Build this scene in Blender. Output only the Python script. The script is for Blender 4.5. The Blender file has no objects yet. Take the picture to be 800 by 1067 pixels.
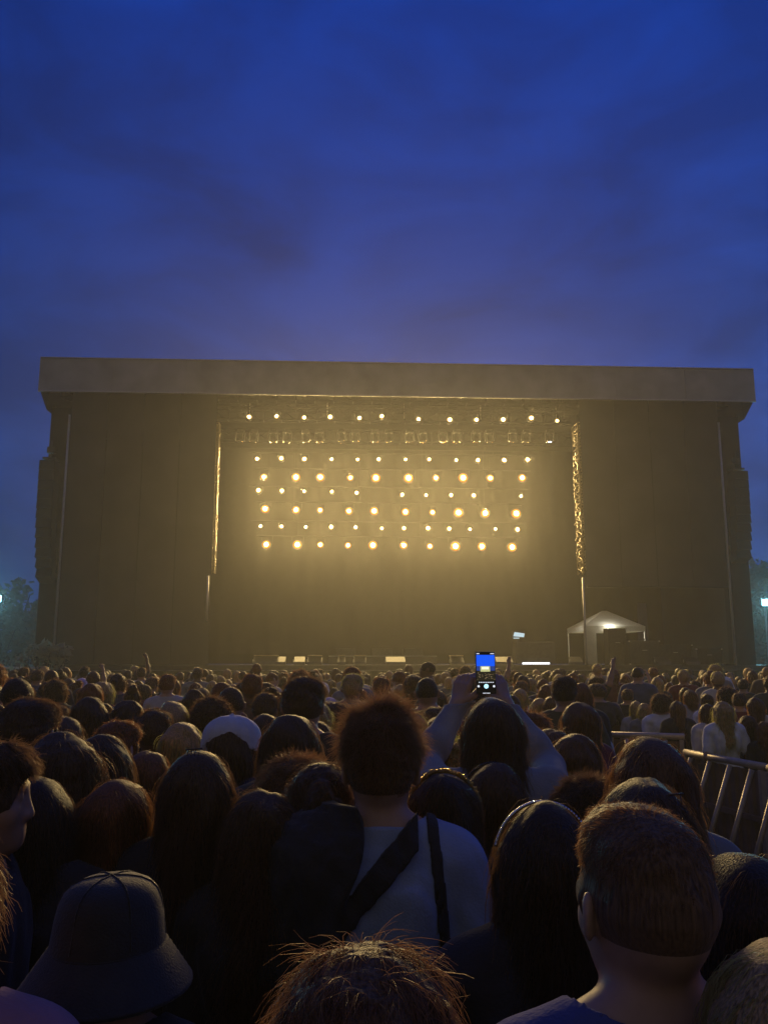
import bpy, math, random
import numpy as np
from mathutils import Vector, Matrix
R = math.radians
random.seed(7)
rng = np.random.default_rng(11)
SC = bpy.context.scene
COL = SC.collection

# ------------------------------------------------------------------ camera
F, PITCH, CZ = 880.0, math.atan((690 - 533.5) / 880.0), 1.9
cd = bpy.data.cameras.new('camera')
cam = bpy.data.objects.new('camera', cd); COL.objects.link(cam)
cd.sensor_fit = 'HORIZONTAL'; cd.sensor_width = 36; cd.lens = 36 * F / 800
cd.clip_start, cd.clip_end = 0.05, 1500
cam.location = (0, 0, CZ); cam.rotation_euler = (math.pi / 2 + PITCH, 0, 0)
SC.camera = cam

# ------------------------------------------------------------------ sky
W = bpy.data.worlds.new('World'); SC.world = W; W.use_nodes = True
nt = W.node_tree; nt.nodes.clear()
N = nt.nodes.new; L = nt.links.new
out = N('ShaderNodeOutputWorld'); bg = N('ShaderNodeBackground'); add = N('ShaderNodeAddShader'); bgs = N('ShaderNodeBackground')
sky = N('ShaderNodeTexSky'); sky.sky_type = 'NISHITA'; sky.sun_disc = False
sky.sun_elevation = R(-3.0); sky.sun_rotation = R(180); bgs.inputs[1].default_value = 0.012
L(sky.outputs[0], bgs.inputs[0])
tc = N('ShaderNodeTexCoord'); sep = N('ShaderNodeSeparateXYZ'); L(tc.outputs['Generated'], sep.inputs[0])
ramp = N('ShaderNodeValToRGB'); L(sep.outputs[2], ramp.inputs[0])
cr = ramp.color_ramp
cr.elements[0].position = 0.0; cr.elements[0].color = (0.010, 0.044, 0.19, 1)
cr.elements[1].position = 1.0; cr.elements[1].color = (0.002, 0.022, 0.21, 1)
for p_, c_ in ((0.25, (0.011, 0.042, 0.20, 1)), (0.45, (0.004, 0.032, 0.215, 1)), (0.66, (0.0, 0.030, 0.26, 1))):
    e_ = cr.elements.new(p_); e_.color = c_
mp = N('ShaderNodeMapping'); mp.inputs['Scale'].default_value = (1.6, 1.6, 3.4); L(tc.outputs['Generated'], mp.inputs[0])
nz = N('ShaderNodeTexNoise'); nz.inputs['Scale'].default_value = 3.1; nz.inputs['Detail'].default_value = 7; nz.inputs['Roughness'].default_value = .55
nz.inputs['Distortion'].default_value = .4
L(mp.outputs[0], nz.inputs[0])
cl = N('ShaderNodeMapRange'); cl.inputs[1].default_value = .36; cl.inputs[2].default_value = .68; cl.inputs[3].default_value = .74; cl.inputs[4].default_value = 1.32
L(nz.outputs[0], cl.inputs[0])
vm = N('ShaderNodeVectorMath'); vm.operation = 'SCALE'; L(ramp.outputs[0], vm.inputs[0]); L(cl.outputs[0], vm.inputs['Scale'])
# unseen sky behind the photographer, greyed and brightened as added fill for camera-facing people
bk = N('ShaderNodeMapRange'); bk.inputs[1].default_value = .15; bk.inputs[2].default_value = -.7; bk.inputs[3].default_value = 0; bk.inputs[4].default_value = 1
L(sep.outputs[1], bk.inputs[0])
mx = N('ShaderNodeMix'); mx.data_type = 'RGBA'; L(bk.outputs[0], mx.inputs[0]); xr = N('ShaderNodeMapRange'); xr.inputs[1].default_value = -.45; xr.inputs[2].default_value = .45; xr.inputs[3].default_value = .84; xr.inputs[4].default_value = 1.24; L(sep.outputs[0], xr.inputs[0])
vx = N('ShaderNodeVectorMath'); vx.operation = 'SCALE'; L(vm.outputs[0], vx.inputs[0]); L(xr.outputs[0], vx.inputs['Scale']); L(vx.outputs[0], mx.inputs[6]); mx.inputs[7].default_value = (.088, .078, .070, 1)
L(mx.outputs[2], bg.inputs[0]); bg.inputs[1].default_value = 1.0
L(bg.outputs[0], add.inputs[0]); L(bgs.outputs[0], add.inputs[1]); L(add.outputs[0], out.inputs[0])

# ------------------------------------------------------------------ exposure and light constants
SC.view_settings.view_transform = 'Standard'; SC.view_settings.look = 'None'
SC.view_settings.exposure = 0; SC.view_settings.gamma = 1
LAMP_POWER_SMALL, LAMP_POWER_BIG = 400.0, 680.0
HAZE_DENSITY, HAZE_G = 0.0017, 0.60
SMOKE_DENSITY = 0.0018
LAMP_COLOR = (1.0, 0.69, 0.26)
cy = SC.cycles
cy.max_bounces = 5; cy.diffuse_bounces = 2; cy.glossy_bounces = 2; cy.transmission_bounces = 3; cy.volume_bounces = 0; cy.transparent_max_bounces = 6
cy.use_light_tree = True; cy.use_denoising = True
cy.sample_clamp_indirect = 3.0; cy.caustics_reflective = False; cy.caustics_refractive = False

# ------------------------------------------------------------------ helpers
fwd = Vector((0, math.cos(PITCH), math.sin(PITCH))); upv = Vector((0, -math.sin(PITCH), math.cos(PITCH)))
def ray(px, py):
    return Vector((1, 0, 0)) * ((px - 400) / F) + upv * (-(py - 533.5) / F) + fwd
def at(px, py, D):
    d = ray(px, py); return Vector((0, 0, CZ)) + d * (D / d.y)

def tag(o, label=None, cat=None, group=None, kind=None):
    if label: o['label'] = label
    if cat: o['category'] = cat
    if group: o['group'] = group
    if kind: o['kind'] = kind
    return o
def empty(name, loc=(0, 0, 0), rz=0.0):
    o = bpy.data.objects.new(name, None); COL.objects.link(o)
    o.location = loc; o.rotation_euler = (0, 0, rz); o.empty_display_size = .1
    return o
def link_obj(name, me, parent=None, loc=None):
    o = bpy.data.objects.new(name, me); COL.objects.link(o)
    if parent is not None: o.parent = parent
    if loc is not None: o.location = loc
    return o
def copy_tree(o, parent=None):
    c = o.copy(); COL.objects.link(c)
    if parent is not None: c.parent = parent
    for ch in list(o.children): copy_tree(ch, c)
    return c

# ------------------------------------------------------------------ materials
def mat(name, col, rough=.6, metal=0.0, spec=.5, noise=0.0, nscale=20.0, bump=0.0, bscale=60.0, emit=None, estr=0.0, sheen=0.0, trans=0.0):
    m = bpy.data.materials.new(name); m.use_nodes = True
    t = m.node_tree; b = t.nodes['Principled BSDF']
    b.inputs['Roughness'].default_value = rough; b.inputs['Metallic'].default_value = metal
    b.inputs['Specular IOR Level'].default_value = spec
    if sheen: b.inputs['Sheen Weight'].default_value = sheen; b.inputs['Sheen Roughness'].default_value = .4
    tcx = t.nodes.new('ShaderNodeTexCoord')
    if noise:
        n = t.nodes.new('ShaderNodeTexNoise'); n.inputs['Scale'].default_value = nscale; n.inputs['Detail'].default_value = 5
        t.links.new(tcx.outputs['Object'], n.inputs[0])
        mr = t.nodes.new('ShaderNodeMapRange'); mr.inputs[1].default_value = .3; mr.inputs[2].default_value = .7
        mr.inputs[3].default_value = 1 - noise; mr.inputs[4].default_value = 1 + noise
        t.links.new(n.outputs[0], mr.inputs[0])
        v = t.nodes.new('ShaderNodeVectorMath'); v.operation = 'SCALE'; v.inputs[0].default_value = col[:3]
        t.links.new(mr.outputs[0], v.inputs['Scale']); t.links.new(v.outputs[0], b.inputs['Base Color'])
    else:
        b.inputs['Base Color'].default_value = (*col[:3], 1)
    if bump:
        n2 = t.nodes.new('ShaderNodeTexNoise'); n2.inputs['Scale'].default_value = bscale; n2.inputs['Detail'].default_value = 4
        t.links.new(tcx.outputs['Object'], n2.inputs[0])
        bp = t.nodes.new('ShaderNodeBump'); bp.inputs['Strength'].default_value = bump; bp.inputs['Distance'].default_value = .01
        t.links.new(n2.outputs[0], bp.inputs['Height']); t.links.new(bp.outputs[0], b.inputs['Normal'])
    if emit:
        b.inputs['Emission Color'].default_value = (*emit, 1); b.inputs['Emission Strength'].default_value = estr
    if trans:
        o = t.nodes['Material Output']; tr = t.nodes.new('ShaderNodeBsdfTranslucent'); ms = t.nodes.new('ShaderNodeMixShader')
        tr.inputs[0].default_value = (min(1, col[0] * 2 + .54), min(1, col[1] * 2 + .40), min(1, col[2] * 2 + .25), 1)
        ms.inputs[0].default_value = trans
        t.links.new(b.outputs[0], ms.inputs[1]); t.links.new(tr.outputs[0], ms.inputs[2]); t.links.new(ms.outputs[0], o.inputs[0])
    return m

M = {}
M['ground'] = mat('trampled_ground', (.045, .045, .028), .95, noise=.5, nscale=1.5, bump=.6, bscale=8)
M['fascia'] = mat('grey_roof_fabric', (.35, .355, .37), .7, noise=.22, nscale=.9, bump=.5, bscale=2.2)
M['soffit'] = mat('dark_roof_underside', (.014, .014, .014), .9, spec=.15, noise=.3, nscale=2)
M['scrim'] = mat('dark_mesh_scrim', (.035, .034, .032), .85, noise=.25, nscale=.6, bump=.25, bscale=30)
M['drape'] = mat('black_drape', (.010, .010, .010), .95, spec=.1, noise=.2, nscale=3)
M['deck'] = mat('black_stage_deck', (.03, .028, .025), .5, noise=.3, nscale=6)
M['truss'] = mat('aluminium_truss', (.45, .44, .42), .45, metal=.6, noise=.15, nscale=10)
M['tintedtruss'] = mat('lamp_tinted_truss', (.27, .20, .09), .5, metal=.3, noise=.25, nscale=8)
M['darkmetal'] = mat('black_painted_steel', (.014, .014, .015), .6, spec=.25, noise=.2, nscale=12)
M['pole'] = mat('galvanised_pole', (.55, .54, .52), .45, metal=.4, noise=.1, nscale=15)
M['case'] = mat('scuffed_case', (.05, .048, .045), .5, noise=.3, nscale=9)
M['tintedlid'] = mat('lamp_tinted_lid', (.30, .23, .13), .5, noise=.15, nscale=9)
M['canvas'] = mat('cream_canvas', (.78, .74, .62), .8, noise=.06, nscale=4, trans=.25)
M['bark'] = mat('bark', (.06, .045, .03), .9, noise=.3, nscale=20, bump=.5)
M['leaf'] = mat('leaves', (.028, .05, .022), .7, noise=.4, nscale=1.2, trans=.2)
M['leafpale'] = mat('pale_leaves', (.16, .17, .13), .7, noise=.3, nscale=3, trans=.2)
M['barrier'] = mat('aluminium_barrier', (.46, .39, .32), .5, metal=.3, noise=.15, nscale=14)
M['barrierpanel'] = mat('rusty_barrier_panel', (.24, .15, .11), .7, noise=.3, nscale=5, bump=.2)
M['tread'] = mat('worn_plywood_tread', (.42, .30, .19), .7, noise=.25, nscale=8)
M['glass_black'] = mat('black_glass', (.01, .01, .012), .15)
M['phonebody'] = mat('phone_case', (.03, .03, .035), .35)
M['lampcan'] = mat('lamp_can', (.03, .03, .03), .4, metal=.3)
M['chrome'] = mat('polished_metal', (.8, .78, .72), .15, metal=1)
M['clip'] = mat('dark_tortoise_clip', (.06, .04, .03), .2)
M['sequin'] = mat('gold_sequins', (.9, .62, .18), .22, metal=.9, bump=1.0, bscale=900)

# skin, hair, cloth
SKIN = [mat('skin_light', (.48, .30, .22), .5, spec=.4, noise=.08, nscale=30), mat('skin_tan', (.36, .21, .14), .5, spec=.4, noise=.08, nscale=30), mat('skin_brown', (.16, .085, .05), .5, spec=.4, noise=.08, nscale=30)]
def hairmat(n, c):
    c = tuple(x * 2.1 + y_ for x, y_ in zip(c, (.012, .009, .005))); m = mat(n, c, .55, spec=.14, sheen=.08, trans=.05); t = m.node_tree; b = t.nodes['Principled BSDF']
    tcx = t.nodes.new('ShaderNodeTexCoord'); mp_ = t.nodes.new('ShaderNodeMapping'); mp_.inputs['Scale'].default_value = (230, 230, 9); t.links.new(tcx.outputs['Object'], mp_.inputs[0])
    n1 = t.nodes.new('ShaderNodeTexNoise'); n1.inputs['Scale'].default_value = 1; n1.inputs['Detail'].default_value = 3; t.links.new(mp_.outputs[0], n1.inputs[0])
    bp = t.nodes.new('ShaderNodeBump'); bp.inputs['Strength'].default_value = .9; bp.inputs['Distance'].default_value = .004; t.links.new(n1.outputs[0], bp.inputs['Height']); t.links.new(bp.outputs[0], b.inputs['Normal'])
    mr = t.nodes.new('ShaderNodeMapRange'); mr.inputs[1].default_value = .3; mr.inputs[2].default_value = .7; mr.inputs[3].default_value = .45; mr.inputs[4].default_value = 1.6; t.links.new(n1.outputs[0], mr.inputs[0])
    v = t.nodes.new('ShaderNodeVectorMath'); v.operation = 'SCALE'; v.inputs[0].default_value = c; t.links.new(mr.outputs[0], v.inputs['Scale']); t.links.new(v.outputs[0], b.inputs['Base Color'])
    return m
HAIR = {'black': hairmat('black_hair', (.014, .010, .008)), 'dark': hairmat('dark_brown_hair', (.032, .020, .012)), 'brown': hairmat('brown_hair', (.062, .036, .019)),
        'auburn': hairmat('auburn_hair', (.085, .034, .014)), 'light': hairmat('light_brown_hair', (.10, .064, .034)), 'blond': hairmat('dark_blond_hair', (.20, .13, .06)), 'grey': hairmat('grey_hair', (.20, .19, .18))}
STRAND = {k: mat(k + '_hair_strands', tuple(min(1, x * 2.2 + .02) for x in c),   .35, spec=.5, trans=.7) for k, c in {'black': (.020, .013, .009), 'dark': (.036, .022, .013), 'brown': (.070, .041, .021), 'auburn': (.065, .034, .016), 'light': (.11, .07, .036), 'blond': (.20, .13, .06), 'grey': (.2, .19, .18)}.items()}
def cloth(n, c): return mat(n + '_cloth', c, .85, noise=.12, nscale=14, bump=.25, bscale=160, sheen=.15)
CLOTH = {'tee': cloth('pale_blue_tee', (.30, .38, .58)), 'white': cloth('white', (.74, .75, .78)), 'black': cloth('black', (.028, .026, .026)), 'navy': cloth('navy', (.025, .03, .07)), 'blue': cloth('royal_blue', (.07, .09, .27)),
         'sky': cloth('cornflower_blue', (.15, .25, .72)), 'grey': cloth('grey', (.19, .19, .2)), 'midgrey': cloth('mid_grey', (.24, .24, .26)), 'pale': cloth('pale_grey', (.46, .46, .48)), 'denim': cloth('denim', (.06, .08, .15)),
         'red': cloth('dark_red', (.17, .03, .03)), 'pink': cloth('dusty_pink', (.42, .2, .24)), 'olive': cloth('olive', (.08, .08, .04)), 'brown': cloth('brown', (.11, .065, .04)),
         'lilac': cloth('lilac', (.42, .36, .62)), 'cream': cloth('cream', (.6, .55, .45)), 'capblue': cloth('pale_blue_cap', (.60, .61, .66))}

def emission_mat(name, col, s):
    m = bpy.data.materials.new(name); m.use_nodes = True; t = m.node_tree; t.nodes.clear()
    o = t.nodes.new('ShaderNodeOutputMaterial'); e = t.nodes.new('ShaderNodeEmission'); e.inputs[0].default_value = (*col, 1); e.inputs[1].default_value = s
    t.links.new(e.outputs[0], o.inputs[0]); return m
def lens_halo_mat(name, edge, core, s, rmax):
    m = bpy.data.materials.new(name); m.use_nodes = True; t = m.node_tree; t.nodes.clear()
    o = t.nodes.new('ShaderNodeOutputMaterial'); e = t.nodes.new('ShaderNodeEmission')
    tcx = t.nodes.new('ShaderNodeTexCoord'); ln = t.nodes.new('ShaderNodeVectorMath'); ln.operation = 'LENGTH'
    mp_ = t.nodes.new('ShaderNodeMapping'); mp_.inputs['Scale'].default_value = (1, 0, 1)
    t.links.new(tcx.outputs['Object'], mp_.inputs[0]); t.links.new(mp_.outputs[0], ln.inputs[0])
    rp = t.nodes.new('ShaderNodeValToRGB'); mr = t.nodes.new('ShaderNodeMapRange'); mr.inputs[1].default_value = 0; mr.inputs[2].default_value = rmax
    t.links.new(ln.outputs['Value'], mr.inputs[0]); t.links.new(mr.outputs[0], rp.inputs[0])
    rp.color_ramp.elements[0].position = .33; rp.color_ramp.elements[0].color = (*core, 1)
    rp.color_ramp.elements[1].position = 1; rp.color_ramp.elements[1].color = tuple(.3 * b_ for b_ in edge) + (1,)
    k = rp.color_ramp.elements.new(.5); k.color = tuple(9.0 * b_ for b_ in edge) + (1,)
    k2 = rp.color_ramp.elements.new(.72); k2.color = tuple(2.2 * b_ for b_ in edge) + (1,)  # soft halo round the hot core is painted into the lens emission
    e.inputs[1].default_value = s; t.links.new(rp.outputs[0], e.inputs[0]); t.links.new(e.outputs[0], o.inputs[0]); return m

# ------------------------------------------------------------------ small mesh builder
class MB:
    def __init__(s): s.v = []; s.f = []
    def add(s, vs, fs):
        k = len(s.v); s.v += [tuple(v) for v in vs]; s.f += [tuple(i + k for i in f) for f in fs]
    def box(s, c, sz, rot=None, taper=1.0):
        hx, hy, hz = sz[0] / 2, sz[1] / 2, sz[2] / 2
        vs = [Vector((x * hx * (taper if z > 0 else 1), y * hy * (taper if z > 0 else 1), z * hz)) for z in (-1, 1) for x, y in ((-1, -1), (1, -1), (1, 1), (-1, 1))]
        if rot is not None: vs = [rot @ v for v in vs]
        s.add([v + Vector(c) for v in vs], [(3, 2, 1, 0), (4, 5, 6, 7), (0, 1, 5, 4), (1, 2, 6, 5), (2, 3, 7, 6), (3, 0, 4, 7)])
    def bar(s, a, b, r, n=6, r2=None, cap=True):
        a = Vector(a); b = Vector(b); d = (b - a)
        if d.length < 1e-6: return
        q = d.to_track_quat('Z', 'Y').to_matrix(); r2 = r if r2 is None else r2
        ring = lambda p, rr: [p + q @ Vector((rr * math.cos(2 * math.pi * i / n), rr * math.sin(2 * math.pi * i / n), 0)) for i in range(n)]
        fs = [(i, (i + 1) % n, n + (i + 1) % n, n + i) for i in range(n)]
        if cap: fs += [tuple(range(n - 1, -1, -1)), tuple(range(n, 2 * n))]
        s.add(ring(a, r) + ring(b, r2), fs)
    def prism(s, pts, y0, y1):       # outline in x,z extruded along y
        n = len(pts)
        s.add([(x, y0, z) for x, z in pts] + [(x, y1, z) for x, z in pts],
              [tuple(range(n)), tuple(range(2 * n - 1, n - 1, -1))] + [(i, n + i, n + (i + 1) % n, (i + 1) % n) for i in range(n)])
    def lathe(s, prof, n=24, c=(0, 0, 0), sx=1.0, sy=1.0):
        vs = []; m = len(prof)
        for r, z in prof:
            vs += [(c[0] + sx * r * math.cos(2 * math.pi * i / n), c[1] + sy * r * math.sin(2 * math.pi * i / n), c[2] + z) for i in range(n)]
        fs = [(j * n + i, j * n + (i + 1) % n, (j + 1) * n + (i + 1) % n, (j + 1) * n + i) for j in range(m - 1) for i in range(n)]
        s.add(vs, fs)
    def build(s, name, m, parent=None, smooth=False, loc=None, bevel=0.0):
        me = bpy.data.meshes.new(name); me.from_pydata(s.v, [], s.f); me.update()
        for mm in (m if isinstance(m, (list, tuple)) else [m]): me.materials.append(mm)
        if smooth:
            for p in me.polygons: p.use_smooth = True
        o = link_obj(name, me, parent, loc)
        if bevel:
            md = o.modifiers.new('bevel', 'BEVEL'); md.width = bevel; md.segments = 2; md.limit_method = 'ANGLE'
        return o
def truss(mb, a, b, w, h, seg, rc=.03, rb=.015):
    a = Vector(a); b = Vector(b); d = (b - a).normalized()
    s = d.cross(Vector((0, 0, 1)))
    if s.length < .1: s = Vector((1, 0, 0))
    s.normalize(); u = s.cross(d).normalized()
    cs = [s * (w / 2) * i + u * (h / 2) * j for i, j in ((-1, -1), (1, -1), (1, 1), (-1, 1))]
    n = max(1, int((b - a).length / seg))
    for c in cs: mb.bar(a + c, b + c, rc, 5)
    for k in range(n):
        p = a + (b - a) * (k / n); q = a + (b - a) * ((k + 1) / n)
        for i in range(4):
            c0, c1 = cs[i], cs[(i + 1) % 4]
            mb.bar(p + (c0 if k % 2 else c1), q + (c1 if k % 2 else c0), rb, 4, cap=False)
            mb.bar(p + c0, p + c1, rb, 4, cap=False)

def np_mesh(name, v, q, mats, mi=None, tris=None):
    """mesh straight from numpy arrays: v (n,3), q (m,4) quads."""
    me = bpy.data.meshes.new(name)
    v = np.asarray(v, np.float32); q = np.asarray(q, np.int32)
    me.vertices.add(len(v)); me.vertices.foreach_set('co', v.ravel())
    me.loops.add(q.size); me.loops.foreach_set('vertex_index', q.ravel())
    me.polygons.add(len(q)); me.polygons.foreach_set('loop_start', np.arange(0, q.size, 4, dtype=np.int32))
    me.polygons.foreach_set('use_smooth', np.ones(len(q), bool))
    if mi is not None: me.polygons.foreach_set('material_index', np.asarray(mi, np.int32))
    for m in mats: me.materials.append(m)
    me.update(calc_edges=True); me.validate()
    return me

# ------------------------------------------------------------------ ground and haze
GZ = 0.0
gm = MB(); nx = 40
gv = [(-150 + 300 * i / nx, -25 + 270 * j / nx, -.03 + .02 * math.sin(i * 1.7 + j * 2.3)) for j in range(nx + 1) for i in range(nx + 1)]
gm.add(gv, [(j * (nx + 1) + i, j * (nx + 1) + i + 1, (j + 1) * (nx + 1) + i + 1, (j + 1) * (nx + 1) + i) for j in range(nx) for i in range(nx)])
tag(gm.build('ground', M['ground'], smooth=True), kind='structure')

hz = MB(); hz.box((0, 110, 7.6), (312, 282, 17.8))
hm = bpy.data.materials.new('haze_air'); hm.use_nodes = True
t_ = hm.node_tree; t_.nodes.clear()
ho = t_.nodes.new('ShaderNodeOutputMaterial'); pv = t_.nodes.new('ShaderNodeVolumePrincipled')
pv.inputs['Color'].default_value = (.95, .95, .93, 1); pv.inputs['Density'].default_value = HAZE_DENSITY; pv.inputs['Anisotropy'].default_value = HAZE_G
t_.links.new(pv.outputs[0], ho.inputs['Volume'])
tag(hz.build('haze', hm), kind='stuff')

# ------------------------------------------------------------------ the stage
SA = R(2.7); SO = Vector((0, 34, 0)); SN = Vector((-math.sin(SA), math.cos(SA), 0)); SU = Vector((math.cos(SA), math.sin(SA), 0))
def SP(px, py, v):
    """stage coordinates (u, v, z) of the point seen at a pixel, at depth v behind the stage front."""
    d = ray(px, py); o = Vector((0, 0, CZ)); k = (v - (o - SO).dot(SN)) / d.dot(SN)
    p = o + d * k; return Vector(((p - SO).dot(SU), v, p.z))
def SW(p): return SO + SU * p[0] + SN * p[1] + Vector((0, 0, p[2]))
stage = tag(empty('concert_stage', SO, SA), 'large open-air concert stage with pale grey roof edge and dark scrim wings', 'stage')
fl, fr = SP(42, 372, 0), SP(785, 385, 0)
zt = (fl.z + fr.z) / 2; zb = (SP(42, 406, 0).z + SP(785, 418.5, 0).z) / 2; uL, uR = fl.x, fr.x
wl, wr = SP(54, 425, .8).x, SP(768, 430, .8).x          # outer wall faces
DZ = 1.78
m = MB(); m.box(((uL + uR) / 2, .10, (zt + zb) / 2), (uR - uL, .16, zt - zb)); m.build('roof_fascia', M['fascia'], stage)
for k in range(1, 10):
    m = MB(); u_ = uL + (uR - uL) * k / 10; m.box((u_, .012, (zt + zb) / 2), (.035, .02, zt - zb - .06)); m.build('fascia_seam', M['fascia'], stage)
m = MB(); m.bar((uL + .02, .0, zb - .02), (uR - .02, .0, zb - .02), .035, 6); m.bar((uL + .02, .0, zt + .01), (uR - .02, .0, zt + .01), .03, 6); m.build('fascia_trim', M['pole'], stage)
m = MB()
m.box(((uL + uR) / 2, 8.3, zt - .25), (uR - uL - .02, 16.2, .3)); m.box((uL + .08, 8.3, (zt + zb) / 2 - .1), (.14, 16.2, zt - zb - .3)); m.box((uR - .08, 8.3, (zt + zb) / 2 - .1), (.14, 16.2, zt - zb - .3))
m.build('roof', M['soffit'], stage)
# sloped eave pieces from the fascia in to the outer walls
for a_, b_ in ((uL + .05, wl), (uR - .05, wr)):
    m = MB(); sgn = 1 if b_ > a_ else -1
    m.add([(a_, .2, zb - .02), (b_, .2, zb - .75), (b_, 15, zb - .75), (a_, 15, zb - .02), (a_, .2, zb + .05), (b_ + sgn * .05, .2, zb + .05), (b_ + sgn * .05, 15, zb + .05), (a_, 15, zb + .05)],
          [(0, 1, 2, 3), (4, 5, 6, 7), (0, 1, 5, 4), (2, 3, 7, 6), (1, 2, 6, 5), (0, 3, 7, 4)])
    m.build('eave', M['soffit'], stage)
m = MB()
for v_ in (1.2, 4.2, 8.0, 12.0): truss(m, (wl + .3, v_, zb + .35), (wr - .3, v_, zb + .35), .5, .6, .8)
m.build('roof_truss', M['darkmetal'], stage)
# deck
m = MB(); m.box(((wl + wr) / 2, 7.6, DZ - .1), (wr - wl + 1.6, 15.2, .2)); m.build('deck', M['deck'], stage)
m = MB()
n_ = 260; x0, x1 = wl - .75, wr + .75
vs = []
for i in range(n_ + 1):
    x = x0 + (x1 - x0) * i / n_; y = .12 + .05 * math.sin(i * 1.9)
    vs += [(x, y, 0), (x, y, DZ - .21)]
m.add(vs, [(2 * i, 2 * i + 2, 2 * i + 3, 2 * i + 1) for i in range(n_)]); m.build('deck_skirt', M['drape'], stage, smooth=True)
# back drape with folds
m = MB(); vs = []; n_ = 420
for i in range(n_ + 1):
    x = wl + .2 + (wr - wl - .4) * i / n_; y = 10.4 + .05 * math.sin(i * .33) + .03 * math.sin(i * .071)
    if x > SP(615, 600, 10).x: y += 0
    vs += [(x, y, DZ + .02), (x, y, zb + .3)]
uopen = SP(608, 640, 10).x
g0, g1, g2, g3 = (SP(q_, 640, 10).x for q_ in (667, 677, 695, 704)); zg = SP(672, 628, 10).z
vs = [(x, y, zg if (z < 3 and (g0 < x < g1 or g2 < x < g3)) else z) for x, y, z in vs]
fs = [(2 * i, 2 * i + 2, 2 * i + 3, 2 * i + 1) for i in range(n_)]
m.add(vs, fs); m.build('back_drape', M['drape'], stage, smooth=True)
# side walls
m = MB(); m.box((wl + .06, 7.9, (zb - .4 + DZ) / 2), (.12, 14.2, zb - .4 - DZ)); m.build('side_wall', M['scrim'], stage)
m = MB(); m.box((wr - .06, 7.9, (zb - .4 + DZ) / 2), (.12, 14.2, zb - .4 - DZ)); m.build('side_wall', M['scrim'], stage)
# wing scrims in sewn widths
def scrim(u0, u1, z0, z1, v, n):
    mb = MB()
    for i in range(n):
        a = u0 + (u1 - u0) * i / n; b = u0 + (u1 - u0) * (i + 1) / n; k = 6
        vs = []
        for j in range(k + 1):
            for q in range(7):
                s_ = j / k; t2 = q / 6
                vs.append((a + (b - a - .025) * s_, v + .05 * math.sin(math.pi * s_) * (.6 + .4 * math.sin(t2 * 9 + i)) + .012 * (i % 2), z0 + (z1 - z0) * t2))
        mb.add(vs, [(j * 7 + q, (j + 1) * 7 + q, (j + 1) * 7 + q + 1, j * 7 + q + 1) for j in range(k) for q in range(6)])
    return mb
ws_l0, ws_l1 = SP(66, 560, .6).x, SP(222, 560, .6).x
ws_r0, ws_r1 = SP(609, 560, .6).x, SP(757, 560, .6).x
zs = SP(690, 612, .6).z
scrim(ws_l0, ws_l1, DZ + .02, zb + .2, .6, 4).build('wing_scrim', M['scrim'], stage, smooth=True)
scrim(ws_r0, ws_r1, zs, zb + .2, .6, 4).build('wing_scrim', M['scrim'], stage, smooth=True)
m = MB(); m.bar((ws_r0, .55, zs), (ws_r1, .55, zs), .04, 6); m.build('scrim_batten', M['darkmetal'], stage)
# tower corners between wall and scrim
m = MB(); m.box(((wl + ws_l0) / 2, 1.0, (DZ + zb - .5) / 2), (abs(ws_l0 - wl) - .06, .5, zb - .5 - DZ)); m.build('corner_tower', M['drape'], stage)
m = MB(); m.box(((wr + ws_r1) / 2, 1.0, (DZ + zb - .5) / 2), (abs(ws_r1 - wr) - .06, .5, zb - .5 - DZ)); m.build('corner_tower', M['drape'], stage)
# masts in front of the wings
for p0, p1 in (((70, 432), (58, 690)), ((750.5, 440), (764, 692)), ((217, 600), (215, 648)), ((608, 602), (610, 690))):
    a, b = SP(*p0, .3), SP(*p1, .3); u_ = (a.x + b.x) / 2
    m = MB(); m.bar((u_, .3, b.z if p1[1] < 680 else DZ), (u_, .3, a.z), .045, 8); m.build('mast', M['pole'], stage, smooth=True)
# truss columns at the stage opening; golden lamp light is put into their colour
for px, dpt, w_ in ((226.5, .35, .14), (604, .95, .2)):
    tp, bt = SP(px, 440, 2.4), SP(px, 597, 2.4)
    m = MB(); truss(m, (tp.x, 2.4 + dpt / 2, tp.z), (tp.x, 2.4 + dpt / 2, bt.z), w_, dpt, .28, .035, .022)
    for k in range(46):
        z = bt.z + (tp.z - bt.z - .3) * k / 46; sd = -1 if px > 400 else 1
        m.box((tp.x + sd * w_ * .5, 2.4 + dpt * random.random(), z + .1), (.05, .14, .16 + .1 * random.random()), Matrix.Rotation(random.uniform(-.5, .5), 3, 'Y'))
    m.build('truss_column', M['tintedtruss'], stage)

# line array speakers on the outer sides
def line_array(px, py0, py1, lab, n=11):
    t = SP(px, py0, -.2); b = SP(px, py1, -.2)
    root = tag(empty('speaker_array', SW((t.x, -.2, t.z)), SA), lab, 'loudspeaker', 'speaker arrays flanking the stage')
    h = (t.z - b.z) / n
    m = MB(); m.box((0, .1, .12), (.5, .5, .08)); m.bar((0, .1, .1), (0, .1, .9), .03); m.box((.0, .1, .5), (.3, .2, .25)); m.build('rigging_frame', M['darkmetal'], root)
    y = 0.0
    for k in range(n):
        ang = R(-1.0 - 2.4 * max(0, k - 3))
        m = MB(); rot = Matrix.Rotation(ang, 3, 'X')
        m.box((0, y, -h * (k + .5)), (.62, .62, h * .97), rot, .98)
        c_ = m.build('speaker_cabinet', M['darkmetal'], root)
        g = MB(); g.box((0, y - .33 * math.cos(ang), -h * (k + .5) - .33 * math.sin(ang)), (.54, .02, h * .88), rot); g.build('grille', M['darkmetal'], c_)
        y += h * math.sin(-ang) * .9
line_array(52, 481, 604, 'tall black hanging speaker array outside the dark wing by the teal floodlight at left', 12)
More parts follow.
